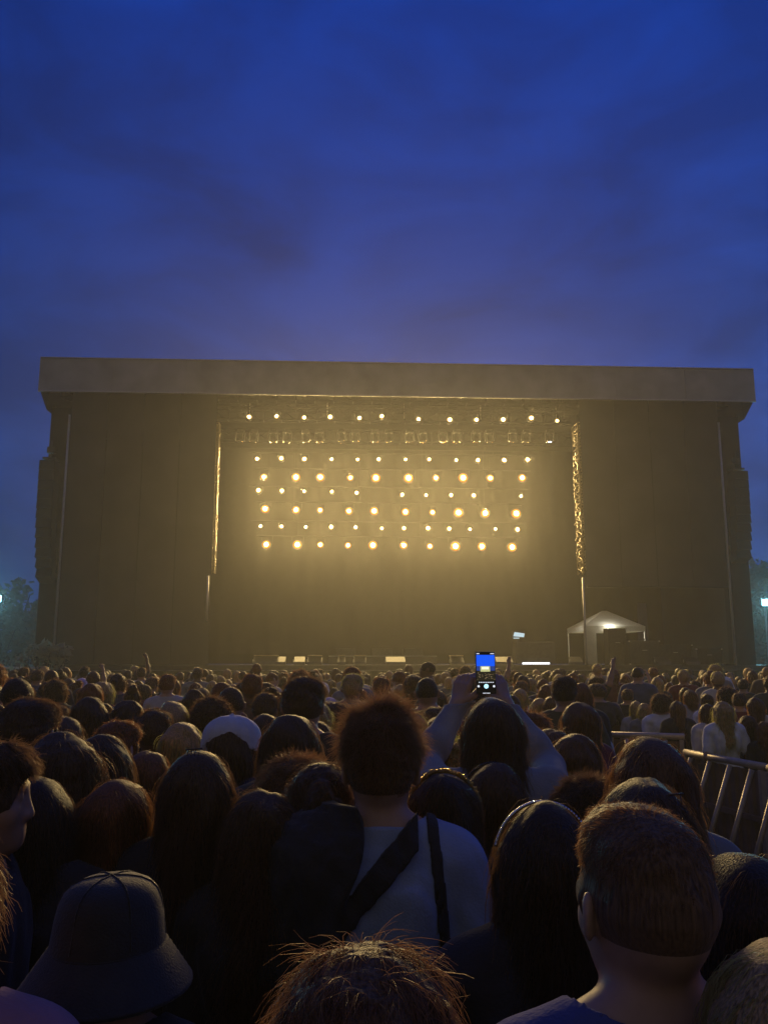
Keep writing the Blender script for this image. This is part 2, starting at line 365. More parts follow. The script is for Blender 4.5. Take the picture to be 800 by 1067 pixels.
line_array(768, 492, 584, 'curved black hanging speaker array against open sky at the right wing edge', 10)

# ------------------------------------------------------------------ stage lamps
rows = {
 1: [(259.7,434.5),(288.2,433.8),(316.9,435.2),(344,434.5),(374.4,435.7),(397.7,433.8),(436,436.8),(468.5,437.5),(496,437.5),(524,437.3),(553.3,435.8),(580.3,438.3)],
 2: [(267.8,478.2),(293.2,477.7),(317.2,478.4),(345.4,478.6),(372.5,478.9),(394.4,478.6),(422.5,478.8),(447,478.8),(475.3,479.5),(497.8,479.5),(525,479.5),(549.3,479)],
 3: [(275,497),(308.4,497.4),(333.8,497.4),(364.9,497.9),(391.5,498.1),(425.5,498.3),(454,498),(482.3,498),(510.5,498.3),(543.8,498)],
 4: [(269.4,511),(293.7,511.4),(316.9,511.9),(345.7,512.4),(371.5,513.6),(419,515.4),(443.8,516),(469.8,515.8),(493.3,516.3),(542.5,517)],
 5: [(276.3,530.4),(308.4,531.4),(333.6,531.6),(363.5,532.6),(389.8,532.6),(422.3,533.5),(450.5,534),(477.5,534.3),(505.3,534.8),(537.5,535.3)],
 6: [(271.6,548.2),(293.4,548.5),(318.6,549.2),(345,549.2),(370.4,549.4),(397.7,550.6),(420.8,550.5),(445.8,550.5),(467.8,551),(489.5,551.5),(516,551.3),(538.8,551.8)],
 7: [(277.5,567.5),(309.8,567.7),(333.8,567.7),(362.5,568.4),(388.4,568.2),(420.5,568.3),(447.8,569.3),(474.3,569.3),(501.8,569.5),(533.3,570.3)]}
lens_small = lens_halo_mat('white_lens_with_halo', (.35, .21, .05), (60, 46, 22), 1.0, .13)
lens_big = lens_halo_mat('amber_lens_with_halo', (.60, .19, .022), (60, 38, 13), 1.0, .215)
def make_lamp(name, r, lens, power, spread):
    root = empty(name)
    m = MB(); m.lathe([(.02, .34), (r * .55, .33), (r * 1.02, .12), (r * 1.1, -.02), (r * 1.16, -.02), (r * 1.16, .02), (r * 1.08, .14), (r * .6, .37), (.02, .38)], 16)
    o = m.build('housing', M['lampcan'], root, smooth=True); o.rotation_euler = (-math.pi / 2, 0, 0)
    m = MB(); m.bar((-r * 1.3, .15, 0), (-r * 1.3, .15, r * 2.0), .018); m.bar((r * 1.3, .15, 0), (r * 1.3, .15, r * 2.0), .018); m.bar((-r * 1.3, .15, r * 2), (r * 1.3, .15, r * 2), .018); m.build('yoke', M['darkmetal'], root)
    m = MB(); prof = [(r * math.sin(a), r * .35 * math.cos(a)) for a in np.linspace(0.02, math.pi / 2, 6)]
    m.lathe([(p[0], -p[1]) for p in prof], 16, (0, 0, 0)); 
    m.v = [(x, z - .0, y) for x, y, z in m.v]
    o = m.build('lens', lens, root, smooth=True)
    ld = bpy.data.lights.new(name + '_light', 'SPOT'); ld.energy = power; ld.color = LAMP_COLOR; ld.spot_size = R(spread); ld.spot_blend = 1; ld.shadow_soft_size = .12
    lo = bpy.data.objects.new(name + '_light', ld); COL.objects.link(lo); lo.parent = root; lo.location = (0, -r * .8 - .1, 0); lo.rotation_euler = (R(-90 + 15), 0, 0)
    return root
ordn = ['first', 'second', 'third', 'fourth', 'fifth', 'sixth', 'seventh', 'eighth', 'ninth', 'tenth', 'eleventh', 'twelfth']
rowname = {1: 'top row just under the roof', 2: 'upper small white row', 3: 'upper large amber row', 4: 'middle small white row', 5: 'middle large amber row', 6: 'lower small white row', 7: 'lowest large amber row'}
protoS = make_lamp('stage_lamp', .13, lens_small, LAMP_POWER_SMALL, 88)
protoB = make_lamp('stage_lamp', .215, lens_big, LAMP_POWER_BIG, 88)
usedp = {id(protoS): False, id(protoB): False}
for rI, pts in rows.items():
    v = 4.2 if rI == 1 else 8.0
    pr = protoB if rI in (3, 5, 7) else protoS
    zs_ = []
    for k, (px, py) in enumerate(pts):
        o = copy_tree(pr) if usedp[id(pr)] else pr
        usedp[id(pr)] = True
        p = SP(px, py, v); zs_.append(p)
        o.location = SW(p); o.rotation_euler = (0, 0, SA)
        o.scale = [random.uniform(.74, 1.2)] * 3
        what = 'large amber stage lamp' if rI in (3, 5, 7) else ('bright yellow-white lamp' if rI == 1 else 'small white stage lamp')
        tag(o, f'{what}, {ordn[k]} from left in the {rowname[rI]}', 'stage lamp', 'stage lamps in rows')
    zz = sum(p.z for p in zs_) / len(zs_) + (.48 if rI in (3, 5, 7) else .34)
    if rI == 1:
        rt = tag(empty('lighting_truss', SW((0, v + .15, zz + .2)), SA), 'long box truss under the roof carrying the top row of lamps', 'truss')
        m = MB(); truss(m, (zs_[0].x - .9, 0, 0), (zs_[-1].x + .9, 0, 0), .4, .4, .5, .028, .014); m.build('truss_frame', M['darkmetal'], rt)
        for q in range(5):
            m = MB(); x = zs_[0].x + (zs_[-1].x - zs_[0].x) * q / 4; m.bar((x, 0, .2), (x, 0, zb + .3 - zz - .2), .02); m.build('hanging_cable', M['truss'], rt)
    else:
        rt = tag(empty('lamp_bar', SW((0, v + .15, zz)), SA), f'thin dark pipe holding the {rowname[rI]} of lamps', 'lamp bar', 'lamp bars')
        m = MB(); m.bar((zs_[0].x - .5, 0, 0), (zs_[-1].x + .5, 0, 0), .028, 6); m.build('pipe', M['darkmetal'], rt)
        for q in range(4):
            m = MB(); x = zs_[0].x + (zs_[-1].x - zs_[0].x) * (q + .5) / 4; m.bar((x, .03 * rI, 0), (x, .03 * rI, zb + .3 - zz), .008, 4); m.build('hanging_cable', M['darkmetal'], rt)

# moving heads hanging below the top truss
def make_mover():
    root = empty('moving_light')
    m = MB(); m.box((0, 0, .30), (.34, .26, .16), None, .9); m.build('base', M['case'], root, bevel=.02)
    m = MB(); m.box((-.2, 0, .06), (.05, .16, .42)); m.box((.2, 0, .06), (.05, .16, .42)); m.box((0, 0, .24), (.44, .15, .06)); m.build('yoke', M['case'], root, bevel=.015)
    m = MB(); m.lathe([(.01, .2), (.12, .19), (.15, .05), (.14, -.18), (.125, -.2), (.11, -.17), (.01, -.17)], 14); m.build('head', M['case'], root, smooth=True)
    m = MB(); m.lathe([(.15, -.17), (.165, -.19), (.15, -.215), (.128, -.2)], 14); m.build('lens_ring', M['chrome'], root, smooth=True)
    return root
mv = [250, 264, 284.6, 299, 318.6, 332.8, 356, 370, 391, 405, 427, 440.5, 462, 475.5, 496, 510, 534, 548, 572.5]
pm = make_mover()
for k, px in enumerate(mv):
    o = pm if k == 0 else copy_tree(pm)
    p = SP(px, 456, 4.4); o.location = SW(p); o.rotation_euler = (R(random.uniform(-8, 8)), R(random.uniform(-8, 8)), SA)
    if k == len(mv) - 1:
        tag(o, 'moving light shining a narrow pale beam down, last on the right of the top truss', 'moving light', 'moving lights below the top truss')
    else:
        pos = ordn[k] + ' from left' if k < 12 else ordn[len(mv) - 1 - k] + ' from right'
        tag(o, f'unlit moving light hanging under the top truss, {pos}', 'moving light', 'moving lights below the top truss')
bp_ = SP(573.5, 467, 4.4)
sd_ = bpy.data.lights.new('beam_light', 'SPOT'); sd_.energy = 2600; sd_.color = (.75, .88, 1.0); sd_.spot_size = R(7.5); sd_.spot_blend = .35; sd_.shadow_soft_size = .06
so_ = bpy.data.objects.new('beam_light', sd_); COL.objects.link(so_); so_.location = SW(bp_ + Vector((0, -.05, -.25))); so_.rotation_euler = (R(2), R(-4), 0)
so_.rotation_euler = (R(-10), R(3), 0)
m = MB(); m.lathe([(.01, -.215), (.09, -.21)], 14); m.build('lens', emission_mat('cold_lens', (.8, .9, 1), 6), o)

# things on the deck: wedges, cases, riser, keyboard station
def place_wedge(px, w, lit, lab):
    p = SP(px, 690, .9)
    root = tag(empty('stage_monitor', SW((p.x, .9, DZ + .005)), SA), lab, 'stage monitor', 'stage monitors along the deck edge')
    m = MB(); m.add([(-w / 2, -.25, 0), (w / 2, -.25, 0), (w / 2, .3, 0), (-w / 2, .3, 0), (-w / 2, -.2, .12), (w / 2, -.2, .12), (w / 2, .26, .34), (-w / 2, .26, .34)],
                    [(3, 2, 1, 0), (4, 5, 6, 7), (0, 1, 5, 4), (1, 2, 6, 5), (2, 3, 7, 6), (3, 0, 4, 7)])
    m.build('cabinet', M['case'], root, bevel=.015)
    if lit:
        m = MB(); m.box((0, .24, .37), (w * .96, .5, .05)); m.build('gold_lit_top', M['tintedlid'], root, bevel=.01)  # tan lid: gold lamp light on the box top put into the colour
    m = MB(); m.bar((-w / 2 - .02, .0, .1), (-w / 2 - .02, .0, .22), .015); m.build('handle', M['pole'], root)
for px, w, lit, lab in ((277, 1.0, 1, 'long low monitor with a gold-lit top on the deck edge, furthest from the phone'), (293, .35, 0, 'small dark stage box beside the first gold-lit monitor'),
                        (312, .45, 0, 'small dark monitor between two gold-lit ones left of centre stage'), (328, .6, 1, 'short monitor with gold-lit top, second along the deck edge'),
                        (356, .3, 1, 'tiny gold-lit stage box by the low riser'), (375, .5, 1, 'gold-lit monitor in front of the low riser'),
                        (412, .8, 0, 'dark monitor in front of the riser at centre stage'), (476, .55, 1, 'gold-lit monitor just left of the raised phone'),
                        (525, .7, 0, 'dark monitor just right of the raised phone'), (600, .5, 0, 'dark monitor at the foot of the pale mast by the tent'),
                        (690, .6, 0, 'dark monitor under the open right wing'), (720, .6, 0, 'dark monitor nearest the right mast')):
    place_wedge(px, w, lit, lab)
p0, p1 = SP(343, 684, 5), SP(452, 684, 5)
rs = tag(empty('band_riser', SW(((p0.x + p1.x) / 2, 5, DZ + .005)), SA), 'low wide platform with thin pale edge at centre stage', 'riser')
m = MB(); m.box((0, 0, .2), (p1.x - p0.x, 2.4, .36)); m.build('platform', M['deck'], rs)
m = MB(); m.box((0, -1.22, .37), (p1.x - p0.x, .03, .03)); m.build('edge_strip', M['pole'], rs)
for px, dx in ((360, 0), (398, 0), (430, 0)):
    m = MB(); x = SP(px, 684, 5).x - (p0.x + p1.x) / 2
    m.box((x, .2, .55), (.9, .6, .35)); m.build('amplifier', M['case'], rs, bevel=.02)
p = SP(556, 690, 2.2)
ks = tag(empty('keyboard_desk', SW((p.x, 2.2, DZ + .005)), SA), 'dark instrument desk with glowing screen and white light strip right of the phone', 'desk')
m = MB(); m.box((0, 0, .5), (1.7, .8, .9), None, .96); m.build('desk_body', M['case'], ks, bevel=.02)
m = MB(); m.box((0, -.43, .06), (1.15, .03, .07)); m.build('light_strip', emission_mat('cool_white_strip', (.9, .95, 1), 2.6), ks)
m = MB(); m.box((-.62, 0, 1.28), (.55, .04, .3), Matrix.Rotation(R(-10), 3, 'X')); m.bar((-.62, .05, .95), (-.62, .05, 1.25), .03); mo_ = m.build('monitor', M['phonebody'], ks)
m = MB(); m.add([(-.86, -.045, 1.2), (-.40, -.045, 1.16), (-.36, -.02, 1.32), (-.80, -.02, 1.38)], [(0, 1, 2, 3)]); m.add([(-.86, -.05, 1.10), (-.6, -.05, 1.10), (-.6, -.05, 1.14), (-.86, -.05, 1.14)], [(0, 1, 2, 3)])
m.build('screen', emission_mat('glowing_screen', (.55, .75, .85), .9), mo_)
m = MB(); m.bar((-.2, 0, .96), (.8, 0, 1.0), .03); m.bar((.5, 0, .95), (.62, -.1, 1.3), .015); m.build('microphone_boom', M['darkmetal'], ks)
# flight cases and gear under the open right wing
for k, (px, top, v, w) in enumerate(((640, 655, 3.0, .8), (668, 668, 2.2, 1.3), (700, 672, 3.2, 1.5), (735, 676, 2.5, 1.1))):
    q = SP(px, top, v)
    root = tag(empty('flight_case', SW((q.x, v, DZ + .005)), SA), ['tall dark equipment case silhouetted against the lit tent', 'dark flight case just right of the lit tent', 'wide dark flight case under the open right wing', 'dark flight case beside the right mast'][k], 'flight case', 'flight cases under the right wing')
    h = max(.4, q.z - DZ)
    m = MB(); m.box((0, 0, h / 2), (w, .7, h)); m.build('case_body', M['case'], root, bevel=.02)
    m = MB()
    for sx in (-1, 1):
        for z in (.03, h - .03): m.box((sx * (w / 2), -.35, z), (.06, .03, .06))
    m.build('corner_guard', M['pole'], root)
    m = MB(); m.bar((-.1, -.37, h * .6), (.1, -.37, h * .6), .012); m.build('handle', M['pole'], root)

# smoke hanging round the lamps inside the stage opening
a_, b_ = SP(236, 500, 3).x, SP(596, 500, 3).x
sm = bpy.data.materials.new('stage_smoke'); sm.use_nodes = True; t_ = sm.node_tree; t_.nodes.clear()
so2 = t_.nodes.new('ShaderNodeOutputMaterial'); pv2 = t_.nodes.new('ShaderNodeVolumePrincipled'); pv2.inputs['Color'].default_value = (.95, .94, .92, 1); pv2.inputs['Density'].default_value = SMOKE_DENSITY; pv2.inputs['Anisotropy'].default_value = .5
t_.links.new(pv2.outputs[0], so2.inputs['Volume'])
m = MB(); m.box(((a_ + b_) / 2, 6.0, (DZ + .5 + zb - .6) / 2), (b_ - a_, 7.2, zb - .6 - DZ - .5))
o_ = m.build('smoke', sm); o_.location = SO; o_.rotation_euler = (0, 0, SA); tag(o_, kind='stuff')
# lit tent
tl, tr_ = SP(599, 654, 5.5), SP(661, 654, 5.5); pk = SP(628, 637, 5.5).z
tw = tr_.x - tl.x
tent = tag(empty('pop_up_tent', SW(((tl.x + tr_.x) / 2, 5.5, DZ + .005)), SA), 'cream peaked canopy tent lit from within at the right of the stage', 'tent')
ze = tl.z - DZ; zp = pk - DZ; hw = tw / 2; m = MB()
ridge = [(-.1, -.1, zp), (.1, -.1, zp), (.1, .1, zp), (-.1, .1, zp)]
eav = [(-hw, -hw, ze), (hw, -hw, ze), (hw, hw, ze), (-hw, hw, ze)]; val = [(x, y, ze - .22) for x, y, z in eav]
m.add(ridge + eav + val, [(0, 1, 2, 3)] + [(4 + i, 4 + (i + 1) % 4, (i + 1) % 4, i) for i in range(4)] + [(8 + i, 8 + (i + 1) % 4, 4 + (i + 1) % 4, 4 + i) for i in range(4)])
m.build('canopy', M['canvas'], tent)
m = MB(); m.box((-hw + .29, -hw + .02, (ze - .2) / 2), (.55, .03, ze - .22)); m.build('side_panel', M['canvas'], tent)
for sx in (-1, 1):
    for sy in (-1, 1):
        m = MB(); m.bar((sx * (hw - .03), sy * (hw - .03), 0), (sx * (hw - .03), sy * (hw - .03), ze), .025); m.build('leg', M['pole'], tent)
ld = bpy.data.lights.new('tent_light', 'POINT'); ld.energy = 75; ld.color = (1, .93, .7); ld.shadow_soft_size = .1
lo = bpy.data.objects.new('tent_light', ld); COL.objects.link(lo); lo.location = SW(((tl.x + tr_.x) / 2 - .2, 4.1, DZ + 1.5))

# ------------------------------------------------------------------ trees and floodlights beyond the stage
def leaf_cloud(lobes, n, size, rg):
    """n leaf clumps spread unevenly through the lobes -> quads."""
    V = []; Q = []
    wts = np.array([l[3] ** 2 for l in lobes]); wts = wts / wts.sum()
    for k in range(n):
        l = lobes[rg.choice(len(lobes), p=wts)]
        d = rg.normal(size=3); d /= np.linalg.norm(d); r = l[3] * (.45 + .6 * rg.random() ** .6)
        c = np.array(l[:3]) + d * r * np.array((1, 1, .8))
        a = rg.normal(size=3); a /= np.linalg.norm(a); b = np.cross(a, rg.normal(size=3)); b /= np.linalg.norm(b)
        s = size * (.5 + rg.random())
        i = len(V)
        V += [c - a * s, c + b * s * .5, c + a * s, c - b * s * .5]; Q.append((i, i + 1, i + 2, i + 3))
    return np.array(V), np.array(Q)
def tree(x, y, h, w, lab, name='broadleaf_tree', cat='tree', lm='leaf', n=1500, group=None):
    rg = np.random.default_rng(int(x * 13 + y * 7 + 400))
    root = tag(empty(name, (x, y, 0)), lab, cat, group)
    m = MB(); m.bar((0, 0, 0), (.1, 0, h * .45), .03 * h, 8, .015 * h)
    for k in range(6):
        a = k * 1.1; m.bar((.06, 0, h * (.25 + .04 * k)), (w * .3 * math.cos(a), w * .3 * math.sin(a), h * (.55 + .05 * k)), .011 * h, 5, .004 * h)
    m.build('trunk', M['bark'], root, smooth=True)
    lobes = [(rg.uniform(-.36, .36) * w, rg.uniform(-.36, .36) * w, h * rg.uniform(.32, .86), w * rg.uniform(.14, .27)) for _ in range(13)] + [(0, 0, h * .86, w * .16)]
    v, q = leaf_cloud(lobes, n, .028 * h + .05, rg)
    link_obj('crown', np_mesh('crown', v, q, [M[lm]]), root)
TG = 'trees beyond the stage'
for (px, ytop, D, w, lab) in ((-12, 602, 62, 7, 'dark tree behind the left floodlight, cut by the frame edge'), (22, 598, 70, 7, 'dark rounded tree just left of the stage, behind the left floodlight'),
                              (40, 622, 58, 4.5, 'lower dark tree tucked against the left speaker array'), (6, 640, 48, 5, 'bushy dark tree low under the left floodlight'),
                              (795, 578, 66, 7, 'tall dark tree beyond the right wing, highest of the trees there'), (815, 610, 60, 6, 'dark tree at the right frame edge behind the right floodlight'),
                              (782, 622, 52, 4, 'small dark tree between the right wing and right floodlight'),
                              (690, 632, 70, 8, 'dark tree seen through the open right wing'), (740, 628, 74, 9, 'broad dark tree seen through the open right wing by the mast')):
    p = at(px, ytop, D); tree(p.x, D, p.z, w, lab, group=TG)
p = at(52, 664, 30); tree(p.x - .2, 30, p.z, 1.9, 'pale grey feathery shrub at the lower left corner of the stage', 'shrub', 'shrub', 'leafpale', 700)

def floodlight(px, py, D, lab, pw):
    p = at(px, py, D)
    root = tag(empty('floodlight_mast', (p.x, D, 0)), lab, 'floodlight', 'floodlights beside the stage')
    m = MB(); m.bar((0, .15, 0), (0, .15, p.z + .3), .09, 8, .06); m.build('mast', M['pole'], root, smooth=True)
    m = MB(); m.box((0, .06, p.z), (.62, .16, .5)); m.box((0, .1, p.z + .3), (.3, .1, .12)); hd = m.build('lamp_head', M['darkmetal'], root)
    m = MB(); m.box((0, -.03, p.z), (.46, .02, .34)); m.build('lens', emission_mat('teal_floodlight', (.35, .85, 1.0), 9), hd)
    ld = bpy.data.lights.new('floodlight_light', 'SPOT'); ld.energy = pw; ld.color = (.30, .85, 1.0); ld.spot_size = R(120); ld.spot_blend = 1; ld.shadow_soft_size = .25
    lo = bpy.data.objects.new('floodlight_light', ld); COL.objects.link(lo); lo.parent = root; lo.location = (0, -.1, p.z); lo.rotation_euler = (R(-80), 0, 0)
floodlight(-3, 624, 46, 'teal-white floodlight on a mast left of the stage', 3500)
floodlight(798, 628, 46, 'teal-white floodlight on a mast right of the stage', 4000)
p = at(12, 696, 33)
bt = tag(empty('service_booth', (p.x, 33, 0)), 'small dark booth with a thin pale lit strip at the left frame edge', 'booth')
m = MB(); m.box((0, 0, p.z / 2), (1.6, 1.2, p.z - .1)); m.build('booth_wall', M['case'], bt, bevel=.02)
m = MB(); m.box((0, 0, p.z + .0), (1.8, 1.4, .08)); m.build('roof', M['canvas'], bt)

# ------------------------------------------------------------------ crowd barriers at the right
def onz(px, py, z):
    d = ray(px, py); return Vector((0, 0, CZ)) + d * ((z - CZ) / d.z)
def barrier(a, b, lab, struts=3, back=-1, H=1.0):
    a = Vector((a.x, a.y, 0)); b = Vector((b.x, b.y, 0)); ln = (b - a).length; rz = math.atan2(b.y - a.y, b.x - a.x)
    root = tag(empty('crowd_barrier', a, rz), lab, 'crowd barrier', 'crowd barriers along the lane')
    m = MB(); m.bar((.01, 0, H), (ln - .01, 0, H), .033, 8); m.build('top_rail', M['barrier'], root, smooth=True)
    m = MB()
    k = 60; vs = []
    for i in range(k + 1):
        x = .03 + (ln - .06) * i / k; yy = .012 * (1 if (i // 3) % 2 else -1) + .02 * back * -1
        vs += [(x, yy, .06), (x, yy, H - .05)]
    m.add(vs, [(2 * i, 2 * i + 2, 2 * i + 3, 2 * i + 1) for i in range(k)]); m.build('panel', M['barrierpanel'], root)
    m = MB(); m.box((ln / 2, back * .03, .55), (ln - .08, .035, .045)); m.build('mid_rail', M['barrierpanel'], root)
    for i in range(struts):
        x = ln * (i + .5) / struts
        m = MB(); m.bar((x, back * .03, H - .04), (x + .03, back * .42, .07), .023, 6); m.build('strut', M['barrier'], root, smooth=True)
    m = MB(); m.box((ln / 2, back * .30, .05), (ln - .04, .46, .03)); m.build('foot_plate', M['tread'], root, bevel=.005)
    for x in (.04, ln - .04):
        m = MB(); m.box((x, back * .02, H / 2), (.04, .05, H - .06)); m.build('end_post', M['barrier'], root)
    m = MB(); m.box((ln * .3, back * .05, H - .1), (.12, .02, .05)); m.build('latch', M['chrome'], root)
A0, A1 = onz(713, 784, 1.0), onz(800, 800, 1.0); dv = (A1 - A0)
barrier(A0, A0 + dv * .98, 'metal crowd barrier with slanting struts nearest the right frame edge', 4, -1)
barrier(A0 + dv, A0 + dv * 2.0, 'metal crowd barrier running out past the right frame edge', 4, -1)
B0, B1 = onz(556, 763, 1.12), onz(714, 768, 1.12); dv = (B1 - B0)
barrier(B0, B0 + dv * .495, 'brown crowd barrier across the lane below the big dark man', 2, -1, 1.12)
barrier(B0 + dv * .505, B1, 'brown crowd barrier across the lane below the white t-shirt man', 2, -1, 1.12)

# ------------------------------------------------------------------ people: signed-distance bodies turned into one continuous mesh each
def snoise(P, f, seed):
    r_ = np.random.default_rng(seed); o = 0
    for k in range(5):
        w = r_.normal(size=3) * f * (1 + .5 * k); ph = r_.random() * 6.28
        o = o + np.sin(P[0] * w[0] + P[1] * w[1] + P[2] * w[2] + ph) / (1 + .4 * k)
    return o / 2.6
class Fld:
    def __init__(s, lo, hi, h):
        s.lo = np.array(lo, float); s.h = h; s.n = np.ceil((np.array(hi) - s.lo) / h).astype(int) + 1
        s.ax = [np.float32(s.lo[i] + h * np.arange(s.n[i])) for i in range(3)]
    def new(s): return np.full(s.n, .2, np.float32)
    def grid(s): return s.ax[0][:, None, None], s.ax[1][None, :, None], s.ax[2][None, None, :]
    def sub(s, lo, hi):
        sl = []; g = []
        for i in range(3):
            a = int(np.clip((lo[i] - s.lo[i]) / s.h, 0, s.n[i])); b = int(np.clip((hi[i] - s.lo[i]) / s.h + 2, 0, s.n[i]))
            sl.append(slice(a, b)); sh = [1, 1, 1]; sh[i] = -1; g.append(s.ax[i][a:b].reshape(sh))
        return tuple(sl), g
    def put(s, d, sl, v, k):
        c = d[sl]
        if c.size == 0: return
        if k > 0:
            hh = np.clip(.5 + .5 * (c - v) / k, 0, 1); d[sl] = c * (1 - hh) + v * hh - k * hh * (1 - hh)
        else: d[sl] = np.minimum(c, v)
    def cap(s, d, a, b, ra, rb=None, k=.03, pad=.07):
        a = np.array(a, float); b = np.array(b, float); rb = ra if rb is None else rb; rm = max(ra, rb) + pad
        sl, (x, y, z) = s.sub(np.minimum(a, b) - rm, np.maximum(a, b) + rm); ab = b - a
        t = np.clip(((x - a[0]) * ab[0] + (y - a[1]) * ab[1] + (z - a[2]) * ab[2]) / max(1e-9, ab @ ab), 0, 1)
        v = np.sqrt((x - a[0] - t * ab[0]) ** 2 + (y - a[1] - t * ab[1]) ** 2 + (z - a[2] - t * ab[2]) ** 2) - (ra + t * (rb - ra))
        s.put(d, sl, v.astype(np.float32), k)
    def ellv(s, c, r, rot=None, pad=.07):
        c = np.array(c, float); r = np.array(r, float); rm = (r if rot is None else np.full(3, r.max())) + pad
        sl, (x, y, z) = s.sub(c - rm, c + rm); X, Y, Z = x - c[0], y - c[1], z - c[2]
        if rot is not None:
            m_ = np.array(rot); X, Y, Z = (m_[0, i] * X + m_[1, i] * Y + m_[2, i] * Z for i in range(3))
        k0 = np.sqrt((X / r[0]) ** 2 + (Y / r[1]) ** 2 + (Z / r[2]) ** 2) + 1e-6; k1 = np.sqrt((X / r[0] ** 2) ** 2 + (Y / r[1] ** 2) ** 2 + (Z / r[2] ** 2) ** 2) + 1e-6
        return sl, (k0 * (k0 - 1) / k1).astype(np.float32)
    def ell(s, d, c, r, k=.03, rot=None):
        sl, v = s.ellv(c, r, rot); s.put(d, sl, v, k)
    def cut(s, d, c, r, k=0.0, rot=None):
        sl, v = s.ellv(c, r, rot); d[sl] = np.maximum(d[sl], -v)
def nets(d, lo, h):
    """surface nets: one vertex per cell the surface crosses."""
    s = d < 0; n0, n1, n2 = d.shape
    c = np.zeros((n0 - 1, n1 - 1, n2 - 1), np.int8)
    for i in (0, 1):
        for j in (0, 1):
            for k in (0, 1): c += s[i:n0 - 1 + i, j:n1 - 1 + j, k:n2 - 1 + k]
    mk = (c > 0) & (c < 8); I = np.argwhere(mk)
    vid = np.full(mk.shape, -1, np.int32); vid[mk] = np.arange(len(I))
    acc = np.zeros((len(I), 3)); cnt = np.zeros(len(I))
    cor = {(i, j, k): d[I[:, 0] + i, I[:, 1] + j, I[:, 2] + k] for i in (0, 1) for j in (0, 1) for k in (0, 1)}
    for ca in cor:
        for ax in range(3):
            if ca[ax] == 0:
                cb = tuple(1 if q == ax else ca[q] for q in range(3)); da, db = cor[ca], cor[cb]
                x = (da < 0) != (db < 0); t = np.where(x, da / np.where(x, da - db, 1), 0)
                p = np.array(ca, float)[None, :].repeat(len(I), 0); p[:, ax] = t
                acc += p * x[:, None]; cnt += x
    V = (I + acc / np.maximum(cnt, 1)[:, None]) * h + lo
    Q = []
    for ax in range(3):
        o1, o2 = [q for q in range(3) if q != ax]
        a = np.moveaxis(s, (ax, o1, o2), (0, 1, 2)); vi = np.moveaxis(vid, (ax, o1, o2), (0, 1, 2))
        e = (a[:-1] != a[1:]); e[:, 0] = False; e[:, -1] = False; e[:, :, 0] = False; e[:, :, -1] = False
        J = np.argwhere(e); i, j, k = J.T
        q = np.stack([vi[i, j - 1, k - 1], vi[i, j, k - 1], vi[i, j, k], vi[i, j - 1, k]], 1)
        fl_ = a[i, j, k] ^ (ax == 1); q[~fl_] = q[~fl_][:, ::-1]; Q.append(q)
    Q = np.concatenate(Q); Q = Q[(Q >= 0).all(1)]
    return V, Q

SK = (0, -.005, 1.60)     # skull centre of the standard 1.70 m figure, facing +y
def skull(f, d, off=0.0, k=.03):
    f.ell(d, (0, -.012, 1.605), (.074 + off, .094 + off, .094 + off), k)
    f.ell(d, (0, .03, 1.59), (.066 + off, .07 + off, .085 + off), k)
POSES = {
    'bent': [((-1, -.185, 0, 1.39), (-.262, -.04, 1.13), (-.16, .17, 1.06)), ((1, .185, 0, 1.39), (.262, -.04, 1.13), (.20, .18, 1.00))],   # shoulder, elbow, wrist for (left, right), standard figure
    'down': [((-1, -.185, 0, 1.385), (-.225, -.03, 1.10), (-.215, .06, .87)), ((1, .185, 0, 1.385), (.225, -.03, 1.10), (.215, .06, .87))],
    'phone': [((-1, -.185, .02, 1.43), (-.24, .20, 1.48), (-.092, .325, 1.665)), ((1, .185, .02, 1.43), (.24, .20, 1.47), (.092, .325, 1.665))],
    'raised': [((-1, -.185, 0, 1.385), (-.225, -.03, 1.10), (-.215, .06, .87)), ((1, .185, .02, 1.43), (.26, .12, 1.62), (.20, .2, 1.86))],
}
def hand(f, d, w, dirv, up, sd, grip=False):
    """palm, four unequal bent fingers and a thumb leaving the side of the palm."""
    w = np.array(w); D = np.array(dirv, float); D /= np.linalg.norm(D); U = np.array(up, float); U -= D * (U @ D); U /= np.linalg.norm(U); S = np.cross(D, U)
    for k in range(4):
        o = S * (.030 - .020 * k) * sd; f.cap(d, w + o * .55 + D * .01, w + o + D * .085, .013, .0115, .012)
        l = (.062, .072, .067, .052)[k]; b0 = w + o + D * .088; b1 = b0 + D * l * .45 + U * .008; b2 = b1 + (D * (.25 if grip else .45) + U * (.5 if grip else .25)) * l
        f.cap(d, b0, b1, .0098, .009, .006); f.cap(d, b1, b2, .009, .0075, .004)
    t0 = w + S * .028 * sd + D * .03; t1 = t0 + S * .026 * sd + D * .028 + U * .012; t2 = t1 + D * .03 + U * .012 + S * .004 * sd
    f.cap(d, t0, t1, .0135, .0115, .01); f.cap(d, t1, t2, .011, .0085, .005)
